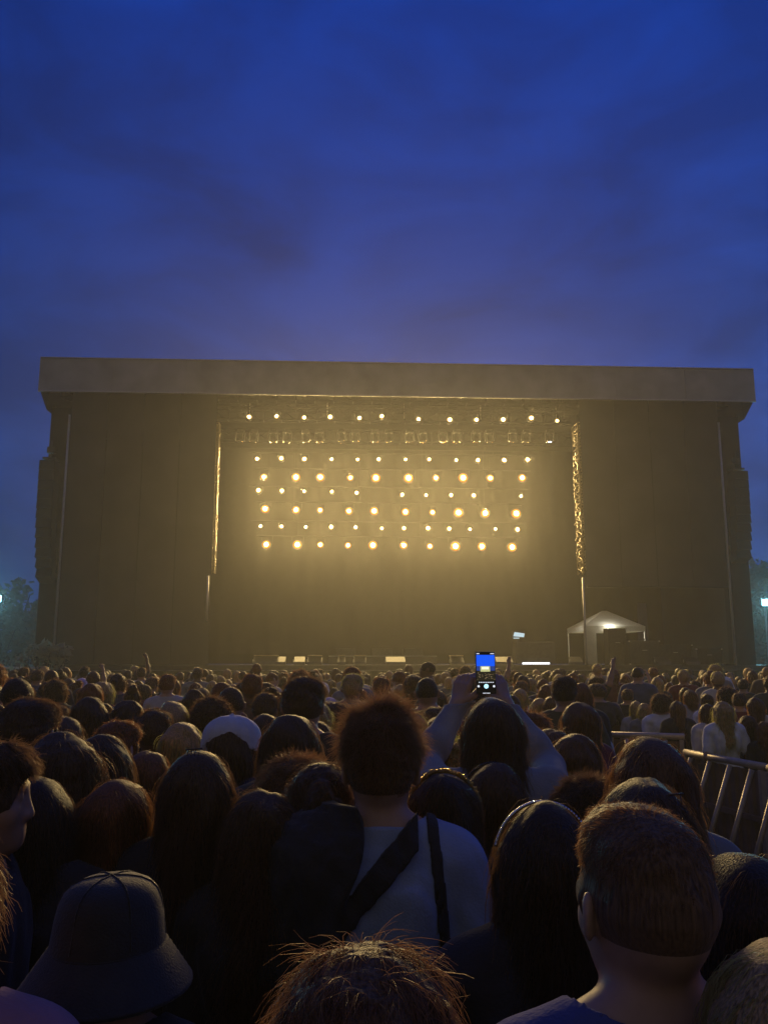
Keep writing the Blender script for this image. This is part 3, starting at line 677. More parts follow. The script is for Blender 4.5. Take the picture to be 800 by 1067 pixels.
def figure(pose='down', sex='m', h=.010, sleeve='short', lo_=None):
    """numpy surfaces of one figure: body, shirt, trousers, shoes."""
    wd = 1.0 if sex == 'm' else .9
    up = pose in ('phone', 'raised')
    top = 2.1 if up else 1.78
    f = Fld((-.36, -.24, -.02), (.36, .52 if up else .34, top), h)
    TO, AU, AF, LG, NH = (f.new() for _ in range(5))
    f.ell(TO, (0, .0, .95), (.165 * (1 if sex == 'm' else 1.03), .115, .13)); f.ell(TO, (0, .005, 1.10), (.142 * wd, .10, .16)); f.ell(TO, (0, .0, 1.27), (.165 * wd, .112, .17), .05)
    f.cap(TO, (-.142 * wd, -.005, 1.392), (.142 * wd, -.005, 1.392), .066, None, .06)
    for s_ in (-1, 1):
        f.cap(TO, (s_ * .145 * wd, -.012, 1.405), (s_ * .03, -.012, 1.475), .045, .048, .05)
        f.ell(TO, (s_ * .07 * wd, -.07, 1.30), (.075, .045, .10), .05)
        if sex == 'f': f.ell(TO, (s_ * .07, .09, 1.25), (.055, .055, .06), .04)
    for (sh, el, wr_) in POSES[pose]:
        s_ = sh[0]; S_ = np.array(sh[1:]) * (1 if up else wd, 1, 1); el = np.array(el) * (wd, 1, 1); wr_ = np.array(wr_)
        mid = S_ + (el - S_) * .72
        f.cap(AU, S_, mid, .056, .047, .03); f.cap(AF, S_, el, .054, .041, .02); f.cap(AF, el, el + (wr_ - el) * .35, .041, .042, .02); f.cap(AF, el + (wr_ - el) * .3, wr_, .042, .026, .02)
        HD_ = f.new() if False else None
        if pose == 'bent': dv_, up_ = (-s_ * .5, .8, .1), (-s_ * .4, -.2, .8)
        elif pose == 'down' or (pose == 'raised' and s_ < 0): dv_, up_ = (0, .25, -1), (-s_, .1, 0)
        else: dv_, up_ = (s_ * -.30, .12, 1), (-s_ * .55, .6, .0)
        hand(f, NH, wr_ + (0, 0, 0), dv_, up_, s_ if up else -s_, grip=up)
        f.cap(NH, wr_, wr_ + np.array(dv_) * .02, .025, .024, .015)
        hp = (s_ * .085, 0, .90); kn = (s_ * .095, .015, .50); an = (s_ * .095, -.015, .09)
        f.cap(LG, hp, kn, .088, .056, .03); f.cap(LG, kn, (s_ * .097, -.02, .33), .054, .056, .02); f.cap(LG, (s_ * .097, -.02, .33), an, .055, .036, .02)
    f.ell(LG, (0, 0, .93), (.158, .113, .11))
    # neck and head with a face
    f.cap(NH, (0, -.012, 1.40), (0, .006, 1.545), .059 * wd, .054 * wd, .025)
    skull(f, NH); f.ell(NH, (0, .045, 1.535), (.052, .052, .058), .03); f.ell(NH, (0, .075, 1.505), (.026, .022, .02), .02)
    f.cap(NH, (0, .094, 1.602), (0, .108, 1.563), .008, .011, .016); f.cap(NH, (-.014, .100, 1.560), (.014, .100, 1.560), .009, None, .01)
    f.cap(NH, (-.036, .088, 1.622), (.036, .088, 1.622), .010, None, .02); f.cap(NH, (-.018, .093, 1.530), (.018, .093, 1.530), .007, None, .006); f.cap(NH, (-.014, .092, 1.518), (.014, .092, 1.518), .008, None, .006)
    for s_ in (-1, 1):
        f.cut(NH, (s_ * .031, .103, 1.605), (.016, .014, .010)); f.ell(NH, (s_ * .031, .087, 1.605), (.0125, .0125, .0115), .002)
        f.ell(NH, (s_ * .040, .062, 1.570), (.026, .03, .028), .02)
        c_, sn = math.cos(.45 * s_), math.sin(.45 * s_)
        rot = np.array([[c_, -sn, 0], [sn, c_, 0], [0, 0, 1]])
        f.ell(NH, (s_ * .083, -.008, 1.592), (.009, .019, .031), .006, rot); f.cut(NH, (s_ * .094, -.002, 1.592), (.008, .011, .019), 0, rot)
    x, y, z = f.grid()
    body = np.minimum(TO, .2)
    def smin(a, b, k):
        hh = np.clip(.5 + .5 * (a - b) / k, 0, 1); return a * (1 - hh) + b * hh - k * hh * (1 - hh)
    body = smin(smin(smin(TO, AF, .04), LG, .04), NH, .02)
    P = (x, y, z); fold = snoise(P, 22, 5) * .008 + snoise((x, y, z * .35), 45, 9) * .006
    # shirt
    if sleeve == 'short': sh = np.maximum(body - .012, np.minimum(TO - .045, AU - .016))
    else: sh = np.maximum(body - .013, np.minimum(TO - .045, AF - .05))
    sh = sh + fold * np.clip((1.47 - z) / .12, .15, 1)
    hem = .86 + .01 * np.sin(x * 30)
    sh = np.maximum(sh, hem - z)
    sh = np.maximum(sh, z - (1.468 - .35 * (y + .03) + 1.6 * np.clip(np.sqrt(x ** 2 + (y + .005) ** 2) - .085, 0, 1)))
    if sleeve == 'long' or up:
        hd_ = f.new()
        for (sq, el, wr_) in POSES[pose]: f.ell(hd_, np.array(wr_) + (np.array((0, .0, -.10)) if pose == 'down' or wr_[2] < .95 else np.array((-sq[0] * .05, .10, 0)) if wr_[2] < 1.2 else np.array((0, .02, .115))), (.12, .12, .115), 0)
        sh = np.maximum(sh, -hd_)
    tr = np.maximum(LG - .013 - fold, np.maximum(z - 1.0, .075 - z))
    shoe = []
    for s_ in (-1, 1):
        d = f.new(); f.ell(d, (s_ * .097, .03, .045), (.046, .135, .055), 0); f.cap(d, (s_ * .096, -.03, .05), (s_ * .096, -.03, .10), .045, .043, .02); d = np.maximum(d, .004 - z); shoe.append(nets(d, f.lo, h))
    return {'body': nets(body, f.lo, h), 'shirt': nets(sh, f.lo, h), 'trousers': nets(tr, f.lo, h), 'shoe': shoe, 'shirt_field': (sh, f)}

# ---- hair
def strands(V, Q, n, length, lift, rg, rad=.0008, segs=5, grav=0.0, wave=0.0, short=False, bend=1.0, cen0=(0, -.045, 1.705), fl=.12):
    a = V[Q]; nrm = np.cross(a[:, 2] - a[:, 0], a[:, 3] - a[:, 1]); ar = np.linalg.norm(nrm, axis=1) + 1e-12; nrm = nrm / ar[:, None]
    cen = a.mean(1); w = ar.copy(); out = ((cen - np.array((0, 0, 1.5))) * nrm).sum(1); w[out < 0] *= .1
    idx = rg.choice(len(Q), n, p=w / w.sum()); u = rg.random((n, 4)); u /= u.sum(1)[:, None]
    p = (a[idx] * u[:, :, None]).sum(1); nn = nrm[idx]
    fl_ = p - np.array(cen0); fl_[:, 2] *= .6; fl_ = fl_ / (np.linalg.norm(fl_, axis=1)[:, None] + 1e-6)
    fl_[:, 2] -= grav; fl_ -= nn * (fl_ * nn).sum(1)[:, None]; fl_ /= np.linalg.norm(fl_, axis=1)[:, None] + 1e-6
    clump = np.stack([np.sin(p[:, 0] * 70 + p[:, 2] * 55), np.sin(p[:, 1] * 65 + p[:, 0] * 40), np.sin(p[:, 2] * 60 + p[:, 1] * 80)], 1)
    sf = (.22 + .78 * np.clip((p[:, 2:] - 1.60) / .07, 0, 1)) if short else 1.0
    fly = (rg.random((n, 1)) < fl) * sf * rg.random((n, 1)) * .7
    dirv = fl_ + nn * (lift * sf * (.3 + rg.random((n, 1)) * 1.2) + fly) + clump * (.10 + .45 * wave) + rg.normal(size=(n, 3)) * (.12 + .25 * wave)
    dirv /= np.linalg.norm(dirv, axis=1)[:, None]
    ln = length * (.45 + .8 * rg.random((n, 1))); pts = [p - nn * .003]
    if short: ln = ln * (.22 + .78 * np.clip((p[:, 2:] - 1.60) / .07, 0, 1))
    for k in range(1, segs):
        rn = pts[-1] - np.array((0, -.01, 1.60)); rl = np.linalg.norm(rn, axis=1)[:, None]; on = (pts[-1][:, 2:] > 1.54)
        dirv = dirv - rn / rl * (ln / (segs - 1)) / rl * on * bend
        dirv = dirv + np.array((0, 0, -1)) * (.10 + grav * .3) + rg.normal(size=(n, 3)) * (.05 + .22 * wave); dirv /= np.linalg.norm(dirv, axis=1)[:, None]
        pts.append(pts[-1] + dirv * ln / (segs - 1))
    pts = np.stack(pts, 1)                                   # n, segs, 3
    side = np.cross(dirv, rg.normal(size=(n, 3))); side /= np.linalg.norm(side, axis=1)[:, None] + 1e-9; oth = np.cross(dirv, side)
    tap = np.linspace(1, .25, segs)[None, :, None] * rad * (.6 + .8 * rg.random((n, 1, 1)))
    ring = [side * math.cos(t) + oth * math.sin(t) for t in (0, 2.094, 4.189)]
    vv = np.stack([pts + r_[:, None, :] * tap for r_ in ring], 2).reshape(-1, 3)      # n*segs*3
    base = (np.arange(n) * segs * 3)[:, None, None] + (np.arange(segs - 1) * 3)[None, :, None]
    i = np.arange(3)[None, None, :]; j = (np.arange(3) + 1) % 3; j = j[None, None, :]
    qq = np.stack([base + i, base + j, base + 3 + j, base + 3 + i], -1).reshape(-1, 4)
    return vv, qq
def cat_mesh(parts):
    V = []; Q = []; k = 0
    for v, q in parts: V.append(v); Q.append(q + k); k += len(v)
    return np.concatenate(V), np.concatenate(Q)
def hair(kind, h=.006, nstr=2500, seed=1, rad=.0008):
    rg = np.random.default_rng(seed)
    f = Fld((-.21, -.26, 1.05), (.21, .22, 1.86), h); d = f.new(); x, y, z = f.grid(); P = (x, y, z)
    face = ((0, .125, 1.545), (.078, .085, .115))
    pars = dict(length=.03, lift=.5, grav=.2, wave=.15)
    if kind in ('short', 'tousled', 'curly', 'fade', 'buzz'):
        off = {'short': .014, 'tousled': .010, 'curly': .034, 'fade': .007, 'buzz': .005}[kind]
        skull(f, d, off)
        if kind == 'tousled': f.ell(d, (.0, .01, 1.672), (.071, .096, .070), .025); f.ell(d, (.012, .02, 1.715), (.042, .06, .035), .025); f.ell(d, (-.035, -.0, 1.695), (.035, .06, .03), .025)
        if kind == 'fade': f.ell(d, (.0, .008, 1.668), (.070, .094, .048), .03); f.ell(d, (-.012, .03, 1.692), (.050, .065, .028), .02)
        if kind == 'short': f.ell(d, (.01, .02, 1.668), (.076, .092, .052), .03)
        if kind == 'curly': f.ell(d, (0, -.01, 1.66), (.105, .115, .095), .04)
        amp = {'short': .004, 'tousled': .010, 'curly': .012, 'fade': .0025, 'buzz': .001}[kind]
        d = d + (snoise(P, 55, seed) * amp + snoise(P, 130, seed + 1) * amp * .5) * np.clip((z - 1.575) / .05, .0, 1)
        nape = 1.545 if kind != 'curly' else 1.515
        if kind in ('fade', 'short', 'tousled', 'buzz'): d = d + np.clip((1.60 - z) / .055, 0, 1) * {'fade': .012, 'buzz': .009, 'short': .016, 'tousled': .012}[kind]
        d = np.maximum(d, nape + .006 * np.sin(x * 60) - z)
        f.cut(d, *face); f.cut(d, (0, .085, 1.47), (.10, .095, .09))
        for s_ in (-1, 1): f.cut(d, (s_ * .09, .0, 1.578), (.022, .028, .045))
        pars = {'short': dict(length=.03, lift=.5, grav=.2, wave=.3, short=True), 'tousled': dict(length=.055, lift=.80, grav=.06, wave=.8, short=True), 'curly': dict(length=.04, lift=.9, grav=.1, wave=1.0),
                'fade': dict(length=.014, lift=.55, grav=.2, wave=.3, short=True, fl=.03, cen0=(.0, -.05, 1.69)), 'buzz': dict(length=.008, lift=1, grav=.2, wave=.2)}[kind]
    elif kind in ('long', 'wavy', 'bob', 'longup'):
        skull(f, d, .013)
        zb_ = {'long': 1.17, 'wavy': 1.22, 'bob': 1.44, 'longup': 1.30}[kind]; wd = 1.25 if kind == 'wavy' else 1.0
        f.cap(d, (0, -.034, 1.58), (0, -.060, zb_ + .06), .078 * wd, .076 * wd, .05)
        for s_ in (-1, 1): f.cap(d, (s_ * .050, -.008, 1.60), (s_ * .066 * wd, -.020, zb_ + .08), .040, .030, .04)
        d = d + snoise((x, y, z * .25), 60, seed) * .0022 * np.clip((1.70 - z) / .12, 0, 2) + (snoise((x, y, z), 26, seed + 2) * (.010 if kind == 'wavy' else .002))
        d = np.maximum(d, zb_ + .03 * np.sin(x * 25 + 1) + .01 * np.sin(x * 110) - z)
        f.cut(d, *face); f.cut(d, (0, .11, 1.42), (.082, .115, .20))
        parting = np.exp(-((x - .012) / .007) ** 2) * .0025 * (z > 1.6) * (seed % 2); d = d + parting + snoise(P, 15, seed + 40) * .009
        pars = dict(length=.11, lift=.20, grav=1.0, wave=.5 if kind == 'wavy' else .22)
    elif kind in ('bun', 'pony', 'updo'):
        skull(f, d, .013)
        if kind == 'bun': f.ell(d, (.0, -.075, 1.705), (.052, .05, .045), .015)
        if kind == 'pony': f.cap(d, (0, -.105, 1.655), (0, -.135, 1.62), .026, .03, .01); f.cap(d, (0, -.135, 1.62), (.01, -.145, 1.36), .033, .014, .02)
        if kind == 'updo': f.ell(d, (.0, -.03, 1.655), (.092, .10, .068), .03); f.ell(d, (-.01, -.09, 1.62), (.06, .05, .07), .03)
        d = d + snoise(P, 60, seed) * .004 + snoise(P, 140, seed + 1) * .002
        d = d + snoise(P, 15, seed + 40) * .007
        d = np.maximum(d, 1.525 - z + np.where((y < -.09) & (z > 1.3), -.4, 0))
        f.cut(d, *face); f.cut(d, (0, .085, 1.47), (.10, .095, .09))
        for s_ in (-1, 1): f.cut(d, (s_ * .092, .0, 1.575), (.022, .026, .042))
        pars = dict(length=.06, lift=.05, grav=.12, wave=.35, bend=1.35, cen0=(.012, .085, 1.655), fl=.012)
    V, Q = nets(d, f.lo, h)
    parts = [(V, Q)]
    if nstr: parts.append(strands(V, Q, nstr, rg=rg, rad=rad, **pars))
    v, q = cat_mesh(parts); return v, q, len(Q)
HAIRTOP = {}
print('figures...')
# ------------------------------------------------------------------ meshes shared by the crowd
FIG, HM = {}, {}
SLOT = lambda o, m: (setattr(o.material_slots[0], 'link', 'OBJECT'), setattr(o.material_slots[0], 'material', m))
def fig_meshes(pose, sex, sleeve, h):
    key = (pose, sex, sleeve, h)
    if key not in FIG:
        g = figure(pose, sex, h, sleeve)
        FIG[key] = {k: np_mesh(k if k != 'body' else 'person', *g[k], [SKIN[0] if k == 'body' else CLOTH['black']]) for k in ('body', 'shirt', 'trousers')}
        FIG[key]['shoe'] = [np_mesh('shoe', *s_, [CLOTH['black']]) for s_ in g['shoe']]
        FIG[key]['field'] = g['shirt_field']
    return FIG[key]
def hair_mesh(kind, h, n, seed, rad):
    key = (kind, h, n, seed, rad)
    if key not in HM:
        v, q, nb = hair(kind, h, n, seed, rad); HM[key] = (np_mesh('hair', v, q, [HAIR['dark'], STRAND['dark']], np.arange(len(q)) >= nb), float(np.percentile(v[:, 2], 99.7)))
    return HM[key]
def person(px, top, D, hk, sex='m', hc='dark', sc='black', sleeve='short', yaw=0, label='', pose='down', skin=0, tc='denim', hres=.005, bres=.008, ns=9600, seed=1, rad=.0008, group='spectators in the crowd', tilt=0, wide=1.0, topz=None):
    p = at(px, top, D); me, ht = hair_mesh(hk, hres, ns, seed, rad)
    s = (p.z if topz is None else topz) / ht
    fm = fig_meshes(pose, sex, sleeve, bres)
    b = link_obj('person', fm['body']); SLOT(b, SKIN[skin])
    b.location = (p.x, D, 0); b.rotation_euler = (0, R(tilt), R(yaw)); b.scale = (s * wide, s * wide, s)
    for nm, mesh, m_ in (('hair', me, HAIR[hc]), ('shirt', fm['shirt'], CLOTH[sc]), ('trousers', fm['trousers'], CLOTH[tc]), ('shoe', fm['shoe'][0], CLOTH['black']), ('shoe', fm['shoe'][1], CLOTH['black'])):
        o = link_obj(nm, mesh, b); SLOT(o, m_)
        if nm == 'hair': o.material_slots[1].link = 'OBJECT'; o.material_slots[1].material = STRAND[hc]
    tag(b, label, 'person', group)
    PLACED.append((p.x, D, .22 * s, px, top)); return b
PLACED = []; LAND = []
def P_(short, *a, **k):
    o = person(*a, **k); LAND.append((a[0], a[1], a[2], short)); return o

def cap_mesh(h=.006, visor_dir=1):
    f = Fld((-.16, -.2, 1.5), (.16, .32, 1.82), h); d = f.new(); x, y, z = f.grid()
    skull(f, d, .019); f.ell(d, (0, -.005, 1.655), (.088, .108, .070), .03); d = d + snoise((x, y, z), 30, 3) * .0015 - .0015 * np.cos(np.arctan2(y, x) * 6 + .5) ** 20
    d = np.maximum(d, 1.598 - .25 * np.clip(-y, 0, .11) - z)
    b = f.new(); f.cap(b, (-.0, -.005, 1.729), (.0, -.005, 1.729), .008, None, 0); d = np.minimum(d, b)
    v = np.sqrt((x / .082) ** 2 + ((y - .06) / .125) ** 2) - 1; br = np.maximum(v * .08, np.abs(z - 1.612 + (x ** 2) * 2.2 + (y - .06) * .18) - .0035); br = np.maximum(br, .06 - y)
    return nets(d, f.lo, h), nets(br.astype(np.float32), f.lo, h)
CAPM = None
def add_cap(b, m_, rot=0):
    global CAPM
    if CAPM is None:
        c, v = cap_mesh(); CAPM = (np_mesh('cap', *c, [CLOTH['white']]), np_mesh('visor', *v, [CLOTH['white']]))
    o = link_obj('cap', CAPM[0], b); SLOT(o, m_); o.rotation_euler = (0, 0, R(rot)); v = link_obj('visor', CAPM[1], o); SLOT(v, m_)
def headband(b, m_, r=.102, y=.02, zc=1.60, w=.006, a0=15, a1=165, bumps=False, name='headband', rough=0):
    m = MB(); prev = None
    n = 40
    for i in range(n + 1):
        a = R(a0 + (a1 - a0) * i / n); q = Vector((r * .93 * math.cos(a), y, zc + r * 1.05 * math.sin(a)))
        if prev is not None: m.bar(prev, q, w, 6)
        if bumps:
            for k in range(5): m.box(q + Vector((random.uniform(-.006, .006), random.uniform(-.012, .012), random.uniform(0, .008))), (.007, .007, .003), Matrix.Rotation(random.uniform(-1.2, 1.2), 3, random.choice('XYZ')))
        prev = q
    return m.build(name, m_, b, smooth=not bumps)

# ------------------------------------------------------------------ the people one can tell apart, nearest first
HERO = dict(hres=.004, bres=.006)
A = P_('the tousled man', 397, 724, 2.15, 'tousled', 'm', 'brown', 'tee', 'short', 0, 'man with tousled rim-lit hair, pale blue t-shirt and black jacket draped over one shoulder', ns=21000, seed=3, rad=.0006, tc='navy', **HERO)
B = P_('the fade-cut man', 668, 842, 1.17, 'fade', 'm', 'brown', 'blue', 'short', 9, 'man with short faded haircut and bare ear in blue t-shirt at lower right', ns=24000, seed=4, rad=.0005, tc='black', **HERO)
C_ = P_('the bottom-edge woman', 382, 982, .92, 'updo', 'f', 'brown', 'black', 'long', 6, 'woman with loose brown hair at the bottom edge below the tousled man', ns=24000, seed=5, rad=.0005, **HERO)
E_ = P_('the pink sweater', -72, 850, 1.22, 'updo', 'f', 'dark', 'pink', 'long', 10, 'person in dusty pink sweater cut by the lower left frame corner', ns=14400, seed=8, **HERO)
F_ = P_('the corner blonde', 822, 990, 1.02, 'bob', 'f', 'blond', 'black', 'long', -8, 'person with rim-lit dark blond hair at the lower right frame corner', ns=21600, seed=9, **HERO)
G_ = P_('the black-haired woman', 775, 893, 1.40, 'long', 'f', 'black', 'black', 'long', 0, 'black-haired person in black behind the fade-cut man at right', ns=12000, seed=10, **HERO)
H_ = P_('the headband woman', 567, 838, 1.68, 'longup', 'f', 'black', 'black', 'long', 5, 'woman with black hair and thin shiny headband left of the fade-cut man', ns=16800, seed=12, **HERO)
I_ = P_('the long-haired woman', 514, 797, 2.6, 'long', 'f', 'dark', 'black', 'long', 4, 'woman with long straight dark hair right of the tousled man', ns=21600, seed=13, **HERO)
J_ = P_('the brown-haired woman', 678, 771, 2.2, 'long', 'f', 'brown', 'grey', 'long', 10, 'woman with long brown hair glowing at its crown above the fade-cut man', ns=21600, seed=14, **HERO)
K_ = P_('the clip woman', 667, 814, 1.75, 'bob', 'f', 'dark', 'black', 'long', -6, 'woman with dark hair and glinting hair clip directly behind the fade-cut man', ns=14400, seed=15, **HERO)
L_ = P_('the brown bob', 597, 766, 3.3, 'bob', 'f', 'brown', 'navy', 'long', 6, 'woman with smooth brown bob standing before the lane barrier', ns=14400, seed=16)
M_ = P_('the curly head', 613, 806, 2.5, 'curly', 'f', 'dark', 'black', 'long', 0, 'person with curly dark hair between the brown bob and the headband woman', ns=16800, seed=17)
N_ = P_('the phone raiser', 513, 729, 2.95, 'long', 'f', 'dark', 'midgrey', 'long', 0, 'woman in grey top filming the stage with both arms raised', pose='phone', ns=14400, seed=18, bres=.005)
O_ = P_('the sequin band', 462, 808, 2.3, 'bob', 'f', 'black', 'black', 'long', 0, 'person with black hair and gold sequin headband beside the tousled man', ns=12000, seed=19)
Pc = P_('the big pale cap', 243, 752, 3.4, 'bob', 'm', 'dark', 'navy', 'short', -25, 'person in a pale blue baseball cap left of the tall dark-haired man', ns=2250, seed=20)
Q_ = P_('the tall man', 316, 705, 3.9, 'short', 'm', 'dark', 'black', 'short', 0, 'tall man with rounded dark hair reaching up to the stage edge', ns=9600, seed=21)
R_ = P_('the dark bob', 305, 746, 3.0, 'bob', 'f', 'dark', 'olive', 'long', 0, 'person with dark bobbed hair in front of the tall man', ns=9600, seed=22)
S_ = P_('the frizzy head', 312, 785, 2.6, 'curly', 'f', 'brown', 'black', 'long', 0, 'person with frizzy brown crown lit from behind below the dark bob', ns=16800, seed=23)
T_ = P_('the ponytail', 333, 796, 2.3, 'pony', 'f', 'dark', 'brown', 'long', 8, 'person with dark ponytail touching the shoulder of the tousled man', ns=12000, seed=24)
S2 = P_('the wavy head', 278, 826, 2.2, 'wavy', 'f', 'dark', 'black', 'long', 0, 'person with wavy dark hair just left of the draped black jacket', ns=16800, seed=25)
U1 = P_('the twin dark heads', 68, 765, 2.55, 'wavy', 'f', 'dark', 'black', 'long', 4, 'person with full dark hair, left one of two touching heads', ns=14400, seed=26)
U2 = P_('the twin dark heads', 106, 767, 2.75, 'bob', 'f', 'dark', 'black', 'long', -4, 'person with smooth dark bob, right one of two touching heads', ns=14400, seed=27)
V_ = P_('the sky-blue shirt', 30, 727, 3.3, 'short', 'm', 'dark', 'sky', 'short', 0, 'big dark-haired man in bright blue shirt at the left edge', ns=9600, seed=28, wide=1.15)
W_ = P_('the edge head', 2, 743, 4.2, 'curly', 'm', 'dark', 'black', 'short', 0, 'person with thick dark hair cut by the left frame edge', ns=4500, seed=29)
X_ = P_('the profile face', -17, 770, 1.95, 'short', 'm', 'dark', 'black', 'long', -78, 'man seen in profile facing right at the left frame edge', ns=12000, seed=30, skin=1, **HERO)
Y_ = P_('the hooded black hair', 40, 812, 2.2, 'long', 'f', 'black', 'black', 'long', 5, 'person with long black hair below the bright blue shirt', ns=12000, seed=31)
Z1 = P_('the broad dark head', 207, 785, 2.3, 'longup', 'f', 'dark', 'black', 'long', 0, 'person with big dark hair and small clip below the pale blue cap', ns=19200, seed=32)
Z2 = P_('the copper crown', 155, 784, 3.3, 'bob', 'f', 'auburn', 'brown', 'long', 0, 'person with copper-rimmed hair behind the broad dark head', ns=9600, seed=33)
Z3 = P_('the copper front head', 122, 814, 2.35, 'bob', 'f', 'auburn', 'black', 'long', -8, 'person with auburn-rimmed hair in front of the two touching heads', ns=14400, seed=34)
D_ = P_('the bucket hat', 116, 930, 1.50, 'buzz', 'f', 'black', 'black', 'long', -6, 'person in dark bucket hat with stitched brim at lower left', ns=2250, seed=35, topz=1.525, **HERO)
for nm, (px, top, D, hk, sx, hc, sc, lab) in {
    'a': (95, 727, 4.8, 'bob', 'f', 'dark', 'black', 'person with rounded dark bob and hoop earring above the two touching heads'),
    'b': (60, 735, 6.2, 'short', 'm', 'dark', 'navy', 'short-haired person between the bright blue shirt and the dark bob with earring'),
    'c': (181, 732, 4.9, 'long', 'f', 'blond', 'black', 'woman with long dark blond hair above the copper crown'),
    'd': (135, 731, 5.0, 'wavy', 'f', 'dark', 'black', 'woman with wavy dark hair between the earring bob and the blond woman'),
    'e': (221, 725, 4.9, 'curly', 'm', 'dark', 'olive', 'man with thick dark hair directly above the pale blue cap'),
    'f': (203, 719, 6.8, 'bob', 'f', 'dark', 'black', 'person with smooth dark hair behind the blond woman'),
    'g': (348, 732, 5.2, 'short', 'm', 'dark', 'brown', 'short-haired man between the tall man and the tousled man'),
    'h': (276, 722, 6.0, 'short', 'm', 'dark', 'grey', 'short-haired man just left of the tall man'),
    'i': (452, 737, 5.4, 'short', 'm', 'dark', 'black', 'short-haired man just right of the tousled man'),
    'j': (458, 748, 4.6, 'bob', 'f', 'brown', 'black', 'woman with brown bob under the filming woman\'s left arm'),
    'k': (574, 760, 3.9, 'updo', 'f', 'brown', 'navy', 'person with flat brown hair behind the brown bob'),
    'l': (160, 738, 6.2, 'short', 'm', 'dark', 'black', 'short-haired man left of the blond woman'),
    'm': (278, 745, 4.4, 'bob', 'f', 'dark', 'black', 'woman with dark hair between the pale blue cap and the dark bob'),
    'n': (330, 752, 4.2, 'pony', 'f', 'dark', 'red', 'woman with dark ponytail behind the frizzy head'),
    'o': (545, 742, 5.4, 'bob', 'f', 'dark', 'grey', 'woman with dark bob just right of the filming woman\'s head'),
    }.items():
    P_(lab.split(' with ')[0].replace('person', 'the person') if False else {'a': 'the earring bob', 'c': 'the blond woman', 'e': 'the thick-haired man', 'g': 'the man beside the tall man'}.get(nm, 'the ' + lab.split(' ', 1)[0] + ' ' + lab.split(' ', 1)[1][:0]) if False else {'a': 'the earring bob', 'c': 'the blond woman', 'e': 'the thick-haired man'}.get(nm, None), px, top, D, hk, sx, hc, sc, 'long' if sx == 'f' else 'short', random.uniform(-12, 12), lab, ns=5250, seed=40 + ord(nm), rad=.0012, hres=.007, bres=.01)
LAND = [l for l in LAND if l[3]]
# right-hand group beyond the barriers
RG = [
 ('the big dark man', 617, 712, 10.9, 'short', 'm', 'dark', 'black', 'long', 'broad man in black standing alone beyond the lane barrier', 1.35),
 ('the white t-shirt man', 690, 722, 10.3, 'curly', 'm', 'dark', 'white', 'short', 'man in white t-shirt with back turned beyond the lane barrier', 1.1),
 ('the blond pair', 665, 731, 10.8, 'bob', 'f', 'blond', 'pale', 'short', 'left one of two blond heads beyond the lane barrier', 1),
 ('the blond pair', 675, 733, 10.5, 'bob', 'f', 'blond', 'grey', 'short', 'right one of two blond heads beside the white t-shirt man', 1),
 (None, 708, 731, 9.9, 'long', 'f', 'brown', 'black', 'long', 'woman with long brown hair just right of the white t-shirt man', 1),
 ('the grey-top woman', 731, 734, 8.9, 'long', 'f', 'dark', 'pale', 'short', 'woman with long dark hair and pale top behind the strutted barrier', 1),
 ('the wavy blonde', 756, 731, 8.5, 'wavy', 'f', 'blond', 'white', 'short', 'woman with long wavy blond hair and white top behind the strutted barrier', 1),
 ('the dark-jacket woman', 780, 746, 8.6, 'long', 'f', 'dark', 'navy', 'long', 'woman with long dark hair and dark jacket leaning behind the barrier', 1),
 (None, 803, 752, 8.4, 'wavy', 'f', 'auburn', 'black', 'long', 'person with auburn hair cut by the right frame edge above the barrier', 1),
 (None, 757, 715, 10.6, 'curly', 'm', 'black', 'black', 'long', 'man with big dark hair behind the wavy blond woman', 1.1),
 (None, 722, 719, 11.5, 'bob', 'f', 'brown', 'pale', 'long', 'brown-haired woman between white t-shirt man and wavy blond woman', 1),
 (None, 742, 723, 11.2, 'pony', 'f', 'dark', 'white', 'long', 'ponytailed woman in white just behind the wavy blond woman', 1),
 (None, 775, 722, 10.2, 'short', 'm', 'dark', 'red', 'short', 'man in dark red above the dark-jacket woman', 1),
 (None, 793, 727, 9.4, 'long', 'f', 'brown', 'cream', 'long', 'brown-haired woman in cream near the right frame edge', 1),
 (None, 642, 732, 11.0, 'bob', 'f', 'blond', 'brown', 'long', 'fair-haired woman close beside the big dark man\'s right shoulder', 1),
 (None, 652, 718, 12.0, 'short', 'm', 'dark', 'black', 'short', 'short-haired man behind the fair-haired woman and the big dark man', 1),
 (None, 570, 726, 8.2, 'bob', 'f', 'brown', 'black', 'long', 'woman with lit brown bob right of the filming woman\'s elbow', 1),
 (None, 558, 728, 8.4, 'long', 'f', 'blond', 'black', 'long', 'fair long-haired woman between the filming woman and the lit brown bob', 1),
 (None, 582, 728, 9.2, 'buzz', 'm', 'dark', 'brown', 'short', 'crop-haired man right of the lit brown bob', 1),
 (None, 595, 731, 9.0, 'short', 'm', 'dark', 'olive', 'short', 'short-haired man left of the big dark man', 1)]
for i, (sh_, px, top, D, hk, sx, hc, sc, sl, lab, wd) in enumerate(RG):
    P_(sh_, px, top, D, hk, sx, hc, sc, sl, random.uniform(-25, 25), lab, pose=('bent', 'down')[i % 2], tilt=random.uniform(-3, 3), ns=2100, seed=70 + i % 9, rad=.0016, hres=.007, bres=.01, wide=wd, group='spectators behind the lane barriers')
LAND = [l for l in LAND if l[3]]
